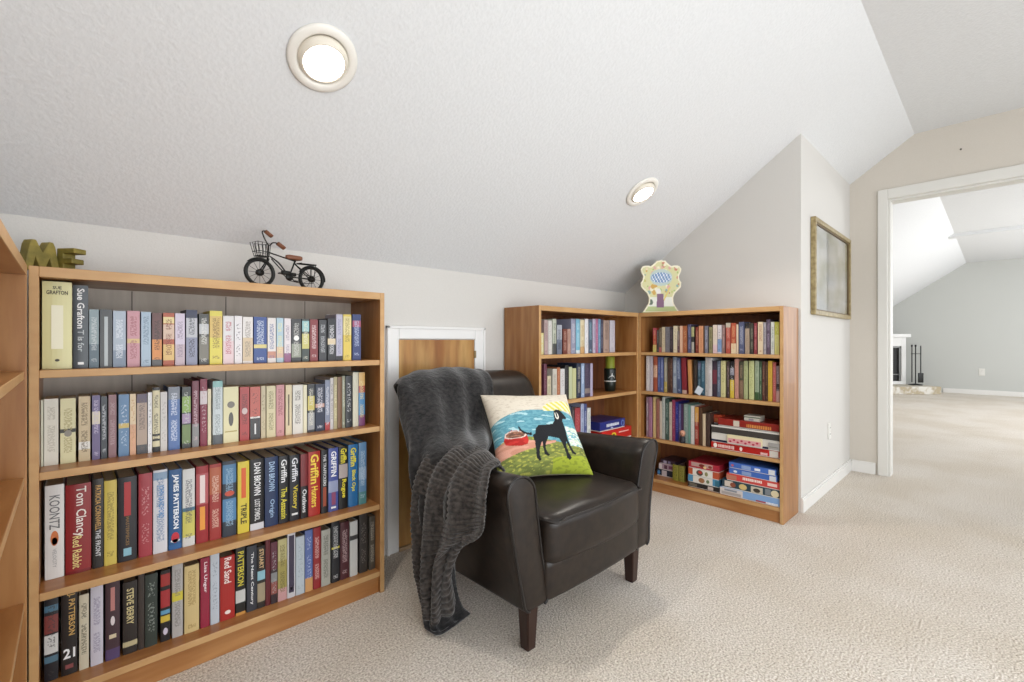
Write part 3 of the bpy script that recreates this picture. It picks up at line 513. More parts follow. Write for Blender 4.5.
# ------------------------------------------------------------------ board games and boxes
def game_box(name, label, case, px0, px1, z0, h, sb, depth, kind, base, parts, cat='box', group=None, rot=0):
    """front face given in photo columns; parts: (u0,u1,v0,v1,colour) patches of print and ('text',...)"""
    if kind == 'y': X = BFX+sb; a, b = Y_at(px0, X), Y_at(px1, X); w = a-b; lx = FY-(a+b)/2
    else: Y = FY+sb; a, b = X_at(px0, Y), X_at(px1, Y); w = b-a; lx = (a+b)/2-case.location.x
    o = thing(name, label, cat, (0, 0, 0), 0, group)
    o.location = case.matrix_basis @ Vector((lx, sb, z0)); o.rotation_euler = (0, 0, case.rotation_euler.z+rot)
    lidh = h*.9
    obj('lid', BX(-w/2, w/2, 0, depth, h-lidh, h, .0012), mat(base, .35), o)
    obj('tray', BX(-w/2+.002, w/2-.002, .002, depth-.002, 0, h-lidh+.002), mat('d8d4cc', .6), o)
    for qi, q in enumerate(parts):
        e = .0003*qi
        if q[0] == 'text':
            _, tx, u, v, L, Hg, col = q[:7]
            rg = random.Random(tx); bm = bmesh.new(); xx = (u-L/2)*w; xe = (u+L/2)*w
            while xx < xe:
                lw = rg.uniform(.5, 1.0)*Hg*h*.55; hh = Hg*h*rg.uniform(.8, 1)/2
                if xx+lw < xe: box(bm, -w/2+xx, -w/2+xx+lw, -.0010-e, .001, v*h-hh, v*h+hh)
                xx += lw+Hg*h*.16
            obj('box_lettering', bm, mat(col, .4), o)
        elif q[0] == 'oval':
            _, u, v, rw, rh, col = q
            bm = bmesh.new(); prism(bm, [(math.cos(2*PI*k/20)*rw*w/2, math.sin(2*PI*k/20)*rh*h/2) for k in range(20)], lambda p: (-w/2+u*w+p[0], -.0007-e, v*h+p[1]), lambda p: (-w/2+u*w+p[0], .001, v*h+p[1]))
            obj('box_emblem', bm, mat(col, .4), o)
        else:
            u0, u1, v0, v1, col = q
            obj('box_print', BX(-w/2+u0*w, -w/2+u1*w, -.0006-e, .001, v0*h, v1*h), mat(col, .4), o)
    return o
G3 = 'games stacked on the third shelf of the right bookcase'
z = SH[2]+.0005
game_box('game_box', 'red board game box at the bottom of the third shelf stack', caseB, 711, 780, z, .040, .02, .24, 'y', 'b8241f', [(.86, .98, .1, .95, 'd9d2c8'), ('oval', .07, .5, .06, .7, 'efe8e0'), ('text', 'OPERATION', .25, .5, .27, .5, 'e9c8c0'), ('oval', .46, .5, .04, .6, 'f0e6e0'), ('text', 'game', .79, .35, .1, .35, 'efd0cc')], 'game', G3); z += .0405
game_box('game_box', 'white and navy board game box second from the bottom, third shelf stack', caseB, 711.5, 780, z, .050, .02, .24, 'y', 'd8d4cc', [(0, 1, .08, .32, '1c2440')], 'game', G3); z += .0505
game_box('game_box', 'dark grey game box with white rim below the red one', caseB, 711.5, 779.5, z, .050, .03, .23, 'y', '45413e', [(0, 1, .82, 1.0, 'd9d6d0')], 'game', G3); z2 = z; z += .0505
game_box('game_box', 'red game box with orange lettering on top of the third shelf stack', caseB, 718, 779, z, .045, .04, .2, 'y', '8e2a22', [(.27, .37, .15, .9, 'cfc4b4'), ('text', 'CLASSIC GAMES', .7, .4, .42, .45, 'd08a4a')], 'game', G3); z += .0455
game_box('card_box', 'small white card box lying on top of the red game box', caseB, 744, 760, z, .032, .06, .08, 'y', 'cfcbbd', [(0, 1, .6, .78, '4a5a44'), (.3, .6, .1, .45, '9a98a0')], 'box', G3)
game_box('card_box', 'cream card box with pink pattern leaning before the white game box', caseB, 727, 762, SH[2]+.048, .052, .004, .014, 'y', 'e0d4ae', [(.03, .97, .1, .62, 'd8a0a0')]+[('oval', .1+.11*k, .25+.2*(k % 2), .07, .22, 'b03048') for k in range(8)], 'box', G3)
game_box('card_box', 'small grey box at the right end in front of the stacked games', caseB, 768, 779.5, SH[2]+.045, .04, .006, .012, 'y', '9f9c98', [(.1, .9, .4, .5, '77746f')], 'box', G3)
game_box('candle_box', 'small orange box standing behind the games on third shelf', caseB, 713, 722, SH[2]+.142, .055, .09, .05, 'y', 'b8482c', [(.2, .8, .2, .6, 'd07a4a')], 'box', G3)
# bottom shelf
G4 = 'games on the bottom shelf of the right bookcase'; z = SH[3]+.0005
def stackB(items, sb, dep):
    z = SH[3]+.0005
    for (lab, p0, p1, h, base, parts) in items:
        game_box('game_box', lab, caseB, p0, p1, z, h, sb, dep, 'y', base, parts, 'game', G4); z += h+.0005
stackB([('white and pale blue puzzle box at the bottom of the right stack', 720, 780, .046, '7fa3d0', [(0, .4, .05, .95, 'cfc8c4'), (.03, .37, .15, .5, 'a8a09c'), (.08, .3, .6, .85, '8a8f98'), (.62, .8, .12, .3, 'a04858'), ('text', 'PUZZLE', .88, .22, .2, .25, 'e8e8ec')]),
 ('dark teal picture puzzle box between white and red boxes, right stack', 722, 780, .048, '26404c', [(.05, .2, .2, .9, 'cfc4b8'), ('oval', .2, .5, .1, .6, '8a4a34'), ('oval', .38, .5, .14, .7, 'd0b878'), (.52, .72, .15, .85, 'c4bca8'), ('oval', .62, .45, .12, .5, '3a3028'), ('oval', .92, .5, .13, .8, 'd8cca8'), (.76, .85, .2, .9, '7a8288')]),
 ('red board game box with white lettering, second from top, right stack', 726.5, 780, .042, 'c8433f', [('text', 'SORRY GAME', .5, .62, .36, .4, 'f2e4dc'), (.78, .95, .35, .75, 'e8c8c0'), (0, .2, .2, .8, 'b87a64')]),
 ('lower of two blue game boxes at the top of right stack', 729, 777, .034, '3f66b4', [(.85, .98, .1, .9, 'cfd2d8'), (.28, .48, .2, .8, '8aa0c8'), ('oval', .14, .5, .08, .4, 'dfe4ee')]),
 ('upper of two blue game boxes at the top of right stack', 729, 776, .034, '4069ba', [(.85, .98, .1, .9, 'd8dade'), (.28, .48, .2, .8, '8fa6cf'), (.56, .68, .3, .7, 'e4e8f0'), ('oval', .08, .5, .06, .4, 'c05a6a')])], .012, .25)
stackB([('black game box at the bottom of the middle stack', 688, 719, .030, '24201f', [(.05, .3, .2, .85, '6a6458'), (.65, .82, .2, .85, 'c8b8b0')]),
 ('blue game box with white picture panel in the middle stack', 688, 719, .045, '4a8ab0', [(.17, .8, 0.1, 1, 'ddd8cf'), ('oval', .45, .5, .2, .7, '9a6a44'), ('oval', .65, .5, .1, .5, '6a7a54'), (.88, 1, .1, .9, '2f6a80')]),
 ('orange game box with white picture panel in the middle stack', 688.3, 719, .045, 'b85434', [(.15, .8, 0.1, 1, 'e0dcd4'), ('oval', .38, .5, .22, .8, '5a4a40'), ('oval', .4, .6, .12, .4, 'b83a30'), ('oval', .6, .5, .1, .6, '8a8a5a')]),
 ('red game box with photo panel on top of the middle stack', 688.5, 719, .042, 'a8283a', [(.1, .8, .35, .95, 'b89890'), ('oval', .45, .6, .2, .5, '7a2a22'), ('oval', .55, .4, .1, .4, 'e0c48a'), ('oval', .72, .6, .12, .4, '8a3a2c')])], .02, .24)
stackB([('dark blue game box at the bottom of the stack beside the armchair', 657, 673.5, .045, '1d2a3c', [(.3, .6, .1, .9, 'c9c0c4'), ('oval', .12, .5, .16, .6, '4a8ac0')]),
 ('white and purple game box in the stack beside the armchair', 659, 674, .042, 'b09aa8', [(0, .2, .1, .9, 'ddd4d4'), (.35, .55, .2, .8, '5a3a4a'), (.65, .9, .3, .8, '7a4a6a')]),
 ('dark purple box on top of the stack beside the armchair', 660.5, 676, .028, '3a2c3c', [(.2, .4, .2, .8, 'b0a8c0'), (.5, .65, .2, .8, '8a80a0')])], .10, .16)
for p0, p1, lab, c_ in ((672.6, 678.6, 'left of two small olive books on the bottom shelf, right bookcase', '8f8a28'), (679, 684.4, 'right of two small olive books on the bottom shelf, right bookcase', '9a9438')):
    X = BFX+.07; a, b = Y_at(p0, X), Y_at(p1, X)
    t = thing('book', lab, 'book', caseB.matrix_basis @ Vector((FY-(a+b)/2, .07, SH[3]+.0004)), -PI/2, 'small olive books')
    me, mp = book_meshes((a-b)*.97, .105, .02, True, c_, [], '3a3a1a', 2, 1); link('cover', me, None, t); link('pages', mp, None, t)
# middle bookcase boxes
game_box('game_box', 'red game box with yellow emblem lying under the blue box', caseM, 602, 631.5, SH[2]+.0005, .075, .03, .22, 'x', 'c22a24', [('oval', .38, .5, .16, .5, 'e0c63a'), ('oval', .38, .5, .08, .26, '6a5a1a'), ('text', 'GAME', .15, .5, .18, .35, 'e8a8a0'), (.55, .9, .62, .72, 'e8b0a8')], 'game', 'game boxes in the middle bookcase', rot=0)
game_box('game_box', 'navy blue game box on top of the red box', caseM, 600, 625, SH[2]+.0765, .06, .035, .2, 'x', '27307a', [('text', 'BACKGAMMON', .5, .55, .5, .35, 'e0e4f0'), ('oval', .9, .5, .12, .7, '7a94d0'), ('oval', .9, .5, .08, .5, '27307a'), (.42, .5, .15, .3, 'b0b8d8')], 'game', 'game boxes in the middle bookcase', rot=0)
# dark tumbler
tx = X_at(610, FY+.12)
t = thing('tumbler', 'dark insulated tumbler with green lid in the middle bookcase', 'bottle', (tx, FY+.12, SH[1]+.0005))
obj('body', lathe(bmesh.new(), [(.028, 0), (.036, .004), (.040, .05), (.042, .15), (.040, .158), (0.001, .158)], 28), mat('16201c', .3), t, True)
obj('lid', lathe(bmesh.new(), [(.034, .158), (.034, .163), (.031, .168), (.031, .235), (.027, .24), (0.001, .24)], 28), mat('8f9a34', .4), t, True)
obj('stripe', lathe(bmesh.new(), [(.0410, .066), (.0414, .066), (.0417, .074), (.0413, .074)], 28), mat('d8dad6', .4), t, True)
bm = bmesh.new(); prism(bm, [(-.028, .09), (-.012, .108), (-.006, .104), (.004, .128), (.014, .106), (.02, .11), (.030, .09)], lambda p: (p[0]*.8, -.0425+abs(p[0])**2*9, p[1]), lambda p: (p[0]*.8, -.036+abs(p[0])**2*9, p[1]))
o = obj('mountain_print', bm, mat('c9ccc8', .4), t); t.rotation_euler = (0, 0, -.7)
# small figurine
X = BFX+.018
t = thing('figurine', 'small round-headed figurine in dark clothes before books on third shelf', 'figurine', (X, Y_at(682.5, X), SH[2]+.0005), -PI/2)
obj('body', lathe(bmesh.new(), [(.016, 0), (.019, .01), (.018, .03), (.013, .042), (.007, .046)], 20), mat('1c1d26', .5), t, True)
hb = lathe(bmesh.new(), [(.001, .040), (.010, .043), (.0165, .052), (.0185, .062), (.0165, .073), (.010, .080), (.001, .082)], 20)
obj('head', hb, mat('c08a72', .5), t, True)
bm = bmesh.new(); box(bm, -.009, -.004, -.0185, -.015, .060, .064, .001); box(bm, .004, .009, -.0185, -.015, .060, .064, .001); box(bm, -.005, .005, -.0185, -.014, .051, .053, .0005)
obj('face', bm, mat('2a1a18', .5), t)
# white card leaning on second shelf
X = BFX+.02
t = tag(obj('card', BX(-.02, .02, 0, .003, 0, .05, .0005), mat('c8d2dc', .4)), 'small white card leaning at an angle before books, second shelf, right bookcase', 'card')
t.location = (X, Y_at(697, X), SH[1]+.009); t.rotation_euler = (Matrix.Rotation(-PI/2, 3, 'Z') @ Matrix.Rotation(.5, 3, 'Y')).to_euler()
# yellow-green ball ornament
# ------------------------------------------------------------------ wooden letters on the left bookcase
lm = noisecol('painted_letters', '6f6428', '94843a', 30, rough=.55, bump=.2)
def letter(name, lab, pts, x, y, rz, s, th):
    bm = bmesh.new(); prism(bm, [(p[0]*s, p[1]*s) for p in pts], lambda p: (p[0], -th/2, p[1]), lambda p: (p[0], th/2, p[1]))
    o = obj(name, bm, lm); md = o.modifiers.new('bevel', 'BEVEL'); md.width = .002; md.segments = 2
    o.location = (x, y, 1.2205); o.rotation_euler = (0, 0, rz); return tag(o, lab, 'letter', 'wooden letters on the left bookcase')
letter('wooden_letter', 'olive wooden letter M beside the letter E', [(0, 0), (.22, 0), (.3, .45), (.42, .12), (.58, .12), (.7, .45), (.78, 0), (1, 0), (.86, .85), (.8, 1), (.68, 1), (.5, .62), (.32, 1), (.2, 1), (.14, .85)], -.100, 1.845, .62, .086, .03)
letter('wooden_letter', 'olive wooden letter E turned sideways beside the letter M', [(0, 0), (.75, 0), (.75, .2), (.28, .2), (.28, .4), (.65, .4), (.65, .6), (.28, .6), (.28, .8), (.75, .8), (.75, 1), (0, 1)], -.016, 1.905, -.85, .074, .036)
# ------------------------------------------------------------------ model bicycle
bx0, by0, bz0 = .462, 1.825, 1.2205
bk = thing('model_bicycle', 'small black model bicycle with front basket on the left bookcase', 'bicycle', (bx0, by0, bz0), math.radians(17))
bk.scale = (1.10, 1.10, .97)
WR = .047; FXw, RXw = .030, .225
leatherb = mat('7a4a30', .5)
def wheel(x):
    M = Matrix.Translation((x, 0, WR+.005)) @ Matrix.Rotation(PI/2, 4, 'X')
    wv = obj('wheel', torus(bmesh.new(), WR, .0064, M), iron, bk, True)
    bm = bmesh.new()
    for k in range(12):
        a = 2*PI*k/12; tube(bm, [M @ Vector((0, 0, 0)), M @ Vector((WR*math.cos(a), WR*math.sin(a), 0))], .0008, 5)
    obj('spokes', bm, iron, wv); 
    obj('hub', lathe(bmesh.new(), [(.001, -.007), (.012, -.006), (.013, 0), (.012, .006), (.001, .007)], 16, M), iron, wv, True)
wheel(FXw); wheel(RXw)
bm = bmesh.new(); R_ = .0028
zw = WR+.005; head = (.062, 0, .132); seat = (.158, 0, .115); bb = (.135, 0, .05)
tube(bm, [head, seat], R_); tube(bm, [(.066, 0, .118), (.10, 0, .095), bb], R_, sm=5); tube(bm, [(.070, 0, .110), (.105, 0, .075), (.128, 0, .058)], .0022, sm=5)
tube(bm, [seat, bb], R_); 
for s in (-1, 1):
    tube(bm, [bb, (RXw, s*.009, zw)], .002); tube(bm, [(.155, 0, .106), (RXw, s*.009, zw)], .002); tube(bm, [(.060, s*.003, .108), (FXw, s*.009, zw)], .0022)
obj('frame', bm, iron, bk, True)
bm = bmesh.new(); tube(bm, [(.056, 0, .10), (.060, 0, .16)], .003)
for s in (-1, 1): tube(bm, [(.060, 0, .158), (.056, s*.016, .172+s*.014), (.056, s*.028, .188+s*.024), (.066, s*.032, .192+s*.027), (.078, s*.033, .186+s*.027)], .0022, sm=6)
hb_ = obj('handlebars', bm, iron, bk, True)
for s in (-1, 1): obj('grip', tube(bmesh.new(), [(.070, s*.033, .192+s*.027), (.094, s*.034, .177+s*.027)], .0075, 10), leatherb, hb_, True)
obj('saddle', sup((.028, .016, .009), .007, 8, lambda v: (v.x, v.y*(.45+.55*max(0, min(1, (v.x+.026)/.04))), v.z), ), leatherb, bk, True).location = (.152, 0, .128)
bm = bmesh.new(); tube(bm, [(.158, 0, .112), (.157, 0, .124)], .0035); obj('seat_post', bm, iron, bk, True)
def fender(cx, a0, a1, nm):
    bm = bmesh.new(); n = 20; rows_ = []
    for i in range(n+1):
        a = a0+(a1-a0)*i/n; rows_.append([bm.verts.new((cx+(WR+.009+dz)*math.cos(a), yy, zw+(WR+.009+dz)*math.sin(a))) for yy, dz in ((-.009, -.003), (0, 0), (.009, -.003), (0, -.001))])
    for a, b in zip(rows_, rows_[1:]):
        for k in range(4): bm.faces.new((a[k], a[(k+1) % 4], b[(k+1) % 4], b[k]))
    bm.faces.new(rows_[0]); bm.faces.new(rows_[-1][::-1]); obj(nm, bm, iron, bk, True)
fender(FXw, PI*.32, PI*.78, 'fender'); fender(RXw, -.1, PI*.85, 'fender')
bm = bmesh.new()
for s in (-1, 0, 1): tube(bm, [(.168, s*.012, .108), (.235, s*.014, .112)], .0016)
for x in (.175, .205, .235): tube(bm, [(x, -.013, .1105), (x, .013, .1105)], .0015)
for s in (-1, 1): tube(bm, [(.232, s*.013, .111), (RXw+.003, s*.010, zw)], .0014)
obj('rear_rack', bm, iron, bk, True)
bm = bmesh.new()
def ringb(z, k): return [(.034-k*.024, -k*.022, z), (.054-(1-k)*.002, -k*.022, z), (.054, k*.022, z), (.034-k*.024, k*.022, z)]
for z_, k_ in ((.112, .62), (.13, .78), (.162, 1.0)): tube(bm, ringb(z_, k_), .0013, 6, closed=True)
for q in range(4):
    for f_ in (0, .33, .66):
        a, b = Vector(ringb(.112, .62)[q]), Vector(ringb(.112, .62)[(q+1) % 4]); c, d_ = Vector(ringb(.162, 1)[q]), Vector(ringb(.162, 1)[(q+1) % 4])
        tube(bm, [a.lerp(b, f_), c.lerp(d_, f_)], .0011, 5)
box(bm, .020, .052, -.0135, .0135, .111, .1145)
obj('basket', bm, iron, bk, True)
bm = bmesh.new(); MB_ = Matrix.Translation((.132, -.006, .048)) @ Matrix.Rotation(PI/2, 4, 'X')
lathe(bm, [(.001, -.002), (.014, -.0015), (.014, .0015), (.001, .002)], 18, MB_); 
box(bm, .108, .136, -.008, .008, .056, .072, .003); box(bm, .142, .16, -.007, .007, .054, .068, .003)
tube(bm, [(.132, -.009, .048), (.150, -.010, .034)], .0018); tube(bm, [(.132, .009, .048), (.114, .010, .062)], .0018)
box(bm, .143, .157, -.022, -.010, .031, .036, .001); box(bm, .107, .121, .010, .022, .060, .065, .001)
tube(bm, [(.128, -.008, .034), (.18, -.008, .030), (RXw, -.008, zw-.018)], .0014, sm=4); tube(bm, [(.132, -.008, .062), (.18, -.008, .064), (RXw, -.008, zw+.012)], .0014, sm=4)
obj('drivetrain', bm, iron, bk, True)
# ------------------------------------------------------------------ shaped sign on right bookcase
def inpoly(x, y, P):
    c = False; j = len(P)-1
    for i in range(len(P)):
        if (P[i][1] > y) != (P[j][1] > y) and x < (P[j][0]-P[i][0])*(y-P[i][1])/(P[j][1]-P[i][1])+P[i][0]: c = not c
        j = i
    return c
half = [(0, 1.0), (.10, .985), (.17, .93), (.24, .885), (.34, .90), (.44, .885), (.485, .83), (.47, .77), (.43, .70), (.435, .63), (.485, .57), (.48, .50), (.42, .44), (.33, .37), (.285, .28), (.30, .18), (.37, .09), (.45, 0)]
pl = half+[(-x, y) for x, y in half[::-1][:-1]]
pl = [tuple(p) for p in pl]
SW, SHt = .285, .365
def dist_edge(x, y):
    m = 9
    for i in range(len(pl)):
        a = Vector(pl[i]); b = Vector(pl[(i+1) % len(pl)]); p = Vector((x, y)); ab = b-a
        t_ = max(0, min(1, (p-a).dot(ab)/max(1e-9, ab.length_squared))); m = min(m, (p-(a+ab*t_)).length)
    return m
rs = random.Random(3); blobs = [(rs.uniform(-.42, .42), rs.uniform(.36, .95), rs.uniform(.015, .045), rs.choice(['c27a64', 'b8c070', 'e6d0b0', '9ab86a', 'd8a89a', '88a6a0', 'e8e2c8', 'caa04a'])) for _ in range(60)]
def signcol(x, y):
    if y > .02 and dist_edge(x, y) < .028: return 'efe9cf'
    if ((x)/.27)**2+((y-.67)/.16)**2 < 1:
        if ((x)/.25)**2+((y-.665)/.10)**2 < 1: return '6f8fb8' if (int((x+1)*40)+int(y*26)) % 3 else 'dfe6ee'
        return 'b8c8c4'
    if abs(x+.02) < .075+.05*(.4-y) and .1 < y < .36: return '7d5876'
    if (x+.06)**2+(y-.4)**2 < .0035: return 'e6e2dc'
    if (x+.25)**2+(y-.2)**2 < .003: return '5a6a58'
    if abs((x-.1)-(y-.3)*.6) < .02 and .22 < y < .48: return 'dcc76a'
    for bx_, by_, br, bc in blobs:
        if (x-bx_)**2+(y-by_)**2 < br*br: return bc
    if y < .12: return 'b6c489'
    if y < .3: return 'e4e6da'
    return 'd2cf9c'
bm = bmesh.new(); N_ = 96; cl = bm.verts.layers.float_color.new('paint')
grid = {}
def snap(x, y): return (x, y)
cells = []
for i in range(N_):
    for j in range(N_):
        x = (i+.5)/N_-.5; y = (j+.5)/N_
        if inpoly(x, y, pl): cells.append((i, j))
def gv(i, j, s):
    k = (i, j, s)
    if k not in grid:
        v = bm.verts.new(((i/N_-.5)*SW, -.012 if s == 0 else .012, j/N_*SHt)); v[cl] = hx(signcol(i/N_-.5, j/N_) if s == 0 else 'e0dcc0'); grid[k] = v
    return grid[k]
cs_ = set(cells)
for i, j in cells:
    bm.faces.new((gv(i, j, 0), gv(i+1, j, 0), gv(i+1, j+1, 0), gv(i, j+1, 0)))
    bm.faces.new((gv(i, j, 1), gv(i, j+1, 1), gv(i+1, j+1, 1), gv(i+1, j, 1)))
    for di, dj, a, b in ((-1, 0, (0, 0), (0, 1)), (1, 0, (1, 1), (1, 0)), (0, -1, (1, 0), (0, 0)), (0, 1, (0, 1), (1, 1))):
        if (i+di, j+dj) not in cs_: bm.faces.new((gv(i+a[0], j+a[1], 0), gv(i+a[0], j+a[1], 1), gv(i+b[0], j+b[1], 1), gv(i+b[0], j+b[1], 0)))
sg = obj('game_tin', bm, paintmat('printed_card', .5, 0)); tag(sg, 'flower-shaped printed game box standing in the corner on the bookcase', 'game box')
sg.location = (2.975, 1.62, 1.2205); sg.rotation_euler = (0, 0, math.radians(-46))
# ------------------------------------------------------------------ armchair
cx = 1.42; YF = 1.03
ch = thing('armchair', 'dark brown leather armchair between the bookcases', 'armchair', (cx, 0, 0))
def armwarp(s):
    def f(v):
        x, y, z = v; t = max(0, (z-.155)/.445)
        x = x*(1-.14*(1-t))+s*(.322+.080*t**1.2)
        zz = z if z < .3 else .3+(z-.3)*(1-.17*max(0, min(1, (y-YF)/.75)))
        y2 = y+.012*math.sin(t*PI) if y < YF+.1 else y
        return (x, y2+(.0)*t, zz)
    return f
def arm_outline(q, side):
    f = armwarp(side); a = .066-q; P = []
    rb = .022
    for k in range(5): an = PI*1.5-PI/2*k/5; P.append((-a+rb+rb*math.cos(an), .155+q+rb+rb*math.sin(an)))
    for k in range(13): P.append((-a, .155+q+rb+(.38-q-rb)*k/12))
    for k in range(1, 14): an = PI-PI*k/14; P.append((a*math.cos(an), .535+(.065-q)*math.sin(an)))
    for k in range(13): P.append((a, .535-(.38-q-rb)*k/12))
    for k in range(1, 6): an = -PI/2*k/5; P.append((a-rb+rb*math.cos(an), .155+q+rb+rb*math.sin(an)))
    return P, f
for s in (-1, 1):
    bm = bmesh.new(); rings = []
    secs = [(.012, 0), (.004, .003), (0, .010)]+[(0, .01+.54*k/14) for k in range(1, 15)]+[(.004, .556), (.014, .562)]
    for q, dy in secs:
        P, f = arm_outline(q, s); rings.append([bm.verts.new(f(Vector((x, YF+dy, z)))) for x, z in P])
    for r0, r1 in zip(rings, rings[1:]):
        for k in range(len(r0)):
            k2 = (k+1) % len(r0); bm.faces.new((r0[k], r0[k2], r1[k2], r1[k]))
    bm.faces.new(rings[0]); bm.faces.new(rings[-1][::-1])
    a = obj('arm', bm, leather, ch, True)
    P, f = arm_outline(.003, s); P2 = [Vector(f(Vector((x, YF+.002, z)))) for x, z in P]
    obj('piping', tube(bmesh.new(), P2, .0046, 8), mat('15100e', .4), a, True)
def seatw(v):
    x, y, z = v
    front = max(0, 1-(y-1.0)/.25)
    y -= .035*(1-(x/.3)**2)*max(0, min(1, front))
    if z > .36: z += .022*(1-(x/.3)**2)*max(0, 1-((y-1.32)/.36)**2)
    z += .004*noise.noise(Vector((x*9, y*9, 1)))*(1 if z > .4 else 0)
    return (x, y, z)
sc = obj('seat_cushion', sup((.283, .30, .085), .038, 24, seatw, (0, 1.318, .356)), leather, ch, True)
P2 = [(-.278, 1.22, .422)]+[(x, 1.024-.034*(1-(x/.3)**2), .421+.018*(1-(x/.3)**2)*.4) for x in [-.268+.067*k for k in range(9)]]+[(.278, 1.22, .422)]
obj('piping', tube(bmesh.new(), P2, .0042, 8, sm=5), mat('1d1714', .4), sc, True)
obj('front_rail', sup((.285, .36, .070), .022, 14, lambda v: (v.x, v.y-(.012*(1-(v.x/.3)**2) if v.y < 1.2 else 0), v.z), (0, 1.385, .226)), leather, ch, True)
def backw_(v):
    x, y, z = v; t = (z-.27)/.6
    y += .22*max(0, t)**1.1-.02*math.sin(max(0, min(1, t))*PI)*(1 if y < 1.62 else 0)
    z += .012*(1-(x/.4)**2)*max(0, t)
    return (x*(1-.03*max(0, 1-t)), y, z)
obj('backrest', sup((.385, .085, .30), .075, 22, backw_, (0, 1.60, .562)), leather, ch, True)
obj('back_panel', sup((.34, .03, .22), .02, 10, None, (0, 1.69, .377)), leather, ch, True)
def leg(x, y, splay=0):
    bm = bmesh.new(); t0, t1 = .026, .0185
    a = [bm.verts.new((x+sx*t1+splay, y+sy*t1, 0)) for sx, sy in ((-1, -1), (1, -1), (1, 1), (-1, 1))]
    b = [bm.verts.new((x+sx*t0, y+sy*t0, .168)) for sx, sy in ((-1, -1), (1, -1), (1, 1), (-1, 1))]
    bm.faces.new(a[::-1]); bm.faces.new(b)
    for k in range(4): bm.faces.new((a[k], a[(k+1) % 4], b[(k+1) % 4], b[k]))
    bmesh.ops.bevel(bm, geom=bm.edges[:], offset=.003, segments=2, affect='EDGES'); obj('leg', bm, legw, ch)
for sx in (-1, 1): leg(sx*.315, 1.082); leg(sx*.30, 1.66)
# ------------------------------------------------------------------ pillow
DOG = [(.335, .40), (.37, .385), (.42, .40), (.44, .46), (.48, .50), (.56, .505), (.645, .515), (.68, .555), (.69, .625), (.70, .67), (.735, .695), (.775, .69), (.80, .655), (.835, .61), (.845, .585), (.82, .572), (.785, .575), (.77, .54), (.775, .47), (.77, .38), (.77, .30), (.785, .23), (.80, .185), (.825, .16), (.80, .15), (.775, .165), (.755, .24), (.74, .30), (.725, .245), (.735, .17), (.755, .12), (.735, .095), (.705, .115), (.70, .18), (.685, .28), (.665, .335), (.61, .35), (.555, .365), (.535, .33), (.505, .28), (.495, .22), (.51, .18), (.53, .15), (.505, .145), (.475, .165), (.47, .24), (.475, .31), (.455, .28), (.43, .22), (.42, .16), (.435, .11), (.41, .10), (.385, .13), (.39, .22), (.395, .31), (.39, .38), (.385, .425), (.36, .415), (.325, .43), (.29, .455), (.27, .495), (.255, .495), (.262, .455), (.295, .42)]
BOWL = [(.075, .355), (.10, .43), (.17, .46), (.27, .45), (.335, .41), (.335, .33), (.31, .285), (.24, .27), (.14, .29), (.09, .31)]
pr = random.Random(5)
def pilcol(u, v):
    n = noise.noise(Vector((u*22, v*60, 0))); n2 = noise.noise(Vector((u*7, v*30, 4)))
    if inpoly(u, v, DOG):
        if ((u-.722)/.022)**2+((v-.615)/.045)**2 < 1 and not (((u-.722)/.010)**2+((v-.625)/.04)**2 < 1): return 'e8e4d8'
        return '15171c'
    if inpoly(u, v, BOWL):
        e = ((u-.205)/.12)**2+((v-.405)/.045)**2
        if e < .75: return '6a4a3c' if n > -.1 else '9a6a54'
        if e < 1.05: return 'e4cfc4'
        return 'a8221e' if n2 > 0 else 'c0302a'
    if ((u-.84)/.26)**2+((v-.70)/.12)**2 < 1 and v > .68: return 'd6cb62' if math.sin((u*1.2+v)*70) > -.2 else 'efe9c8'
    sea_top = .70-.10*((u-.55)/.5)**2*(1 if u < .55 else .9)
    if v > sea_top: return 'd8cfbf' if n > -.25 else 'cabfae'
    sand = .30+.02*math.sin(u*9)
    if u < .62 and v < sand+.03 and v > .12+.1*(u > .36): 
        if v > .20+.22*(u-.2): return 'c48a74' if n2 > -.1 else 'd29a86'
    if u > .78 and v < .48 and v > .25: return 'dfe6da' if n > .05 else ('7fb0b8' if n2 > 0 else 'c8d8c0')
    if v > .33+.05*math.sin(u*6):
        if n2 > .36: return 'a8ccd2'
        return '5690a0' if n > 0 else '6aa2b0'
    if v < .10+.08*(u-.3) and u > .55: return '9aa632' if n > -.2 else '848f2c'
    if n > .25: return 'a9a84c'
    return '6b743a' if n2 > 0 else '7d8642'
PW, PH, PT = .425, .415, .07
bm = bmesh.new(); cl = bm.verts.layers.float_color.new('paint'); NU = 170
def prof(u, v):
    a = max(0, 1-(2*u-1)**4); b = max(0, 1-(2*v-1)**4); return (a*b)**.55
vv = {}
for s in (0, 1):
    for i in range(NU+1):
        for j in range(NU+1):
            u, v = i/NU, j/NU; edge = i in (0, NU) or j in (0, NU)
            if edge and s: vv[(i, j, 1)] = vv[(i, j, 0)]; continue
            pin = .045
            x = (u-.5)*PW*(1-pin*(1-(2*v-1)**2)*2*abs(2*u-1)); z = (v-.5)*PH*(1-pin*(1-(2*u-1)**2)*2*abs(2*v-1))
            y = (-1 if s == 0 else 1)*PT*prof(u, v)+ (0.006*noise.noise(Vector((u*5, v*5, s)))*prof(u, v))
            q = bm.verts.new((x, y, z)); q[cl] = hx(pilcol(u, v)) if s == 0 else hx('b9b49a'); vv[(i, j, s)] = q
for s in (0, 1):
    for i in range(NU):
        for j in range(NU):
            f = [vv[(i, j, s)], vv[(i+1, j, s)], vv[(i+1, j+1, s)], vv[(i, j+1, s)]]
            bm.faces.new(f if s == 0 else f[::-1])
pw = obj('pillow', bm, paintmat('hooked_wool', .95, .9, 260), None, True)
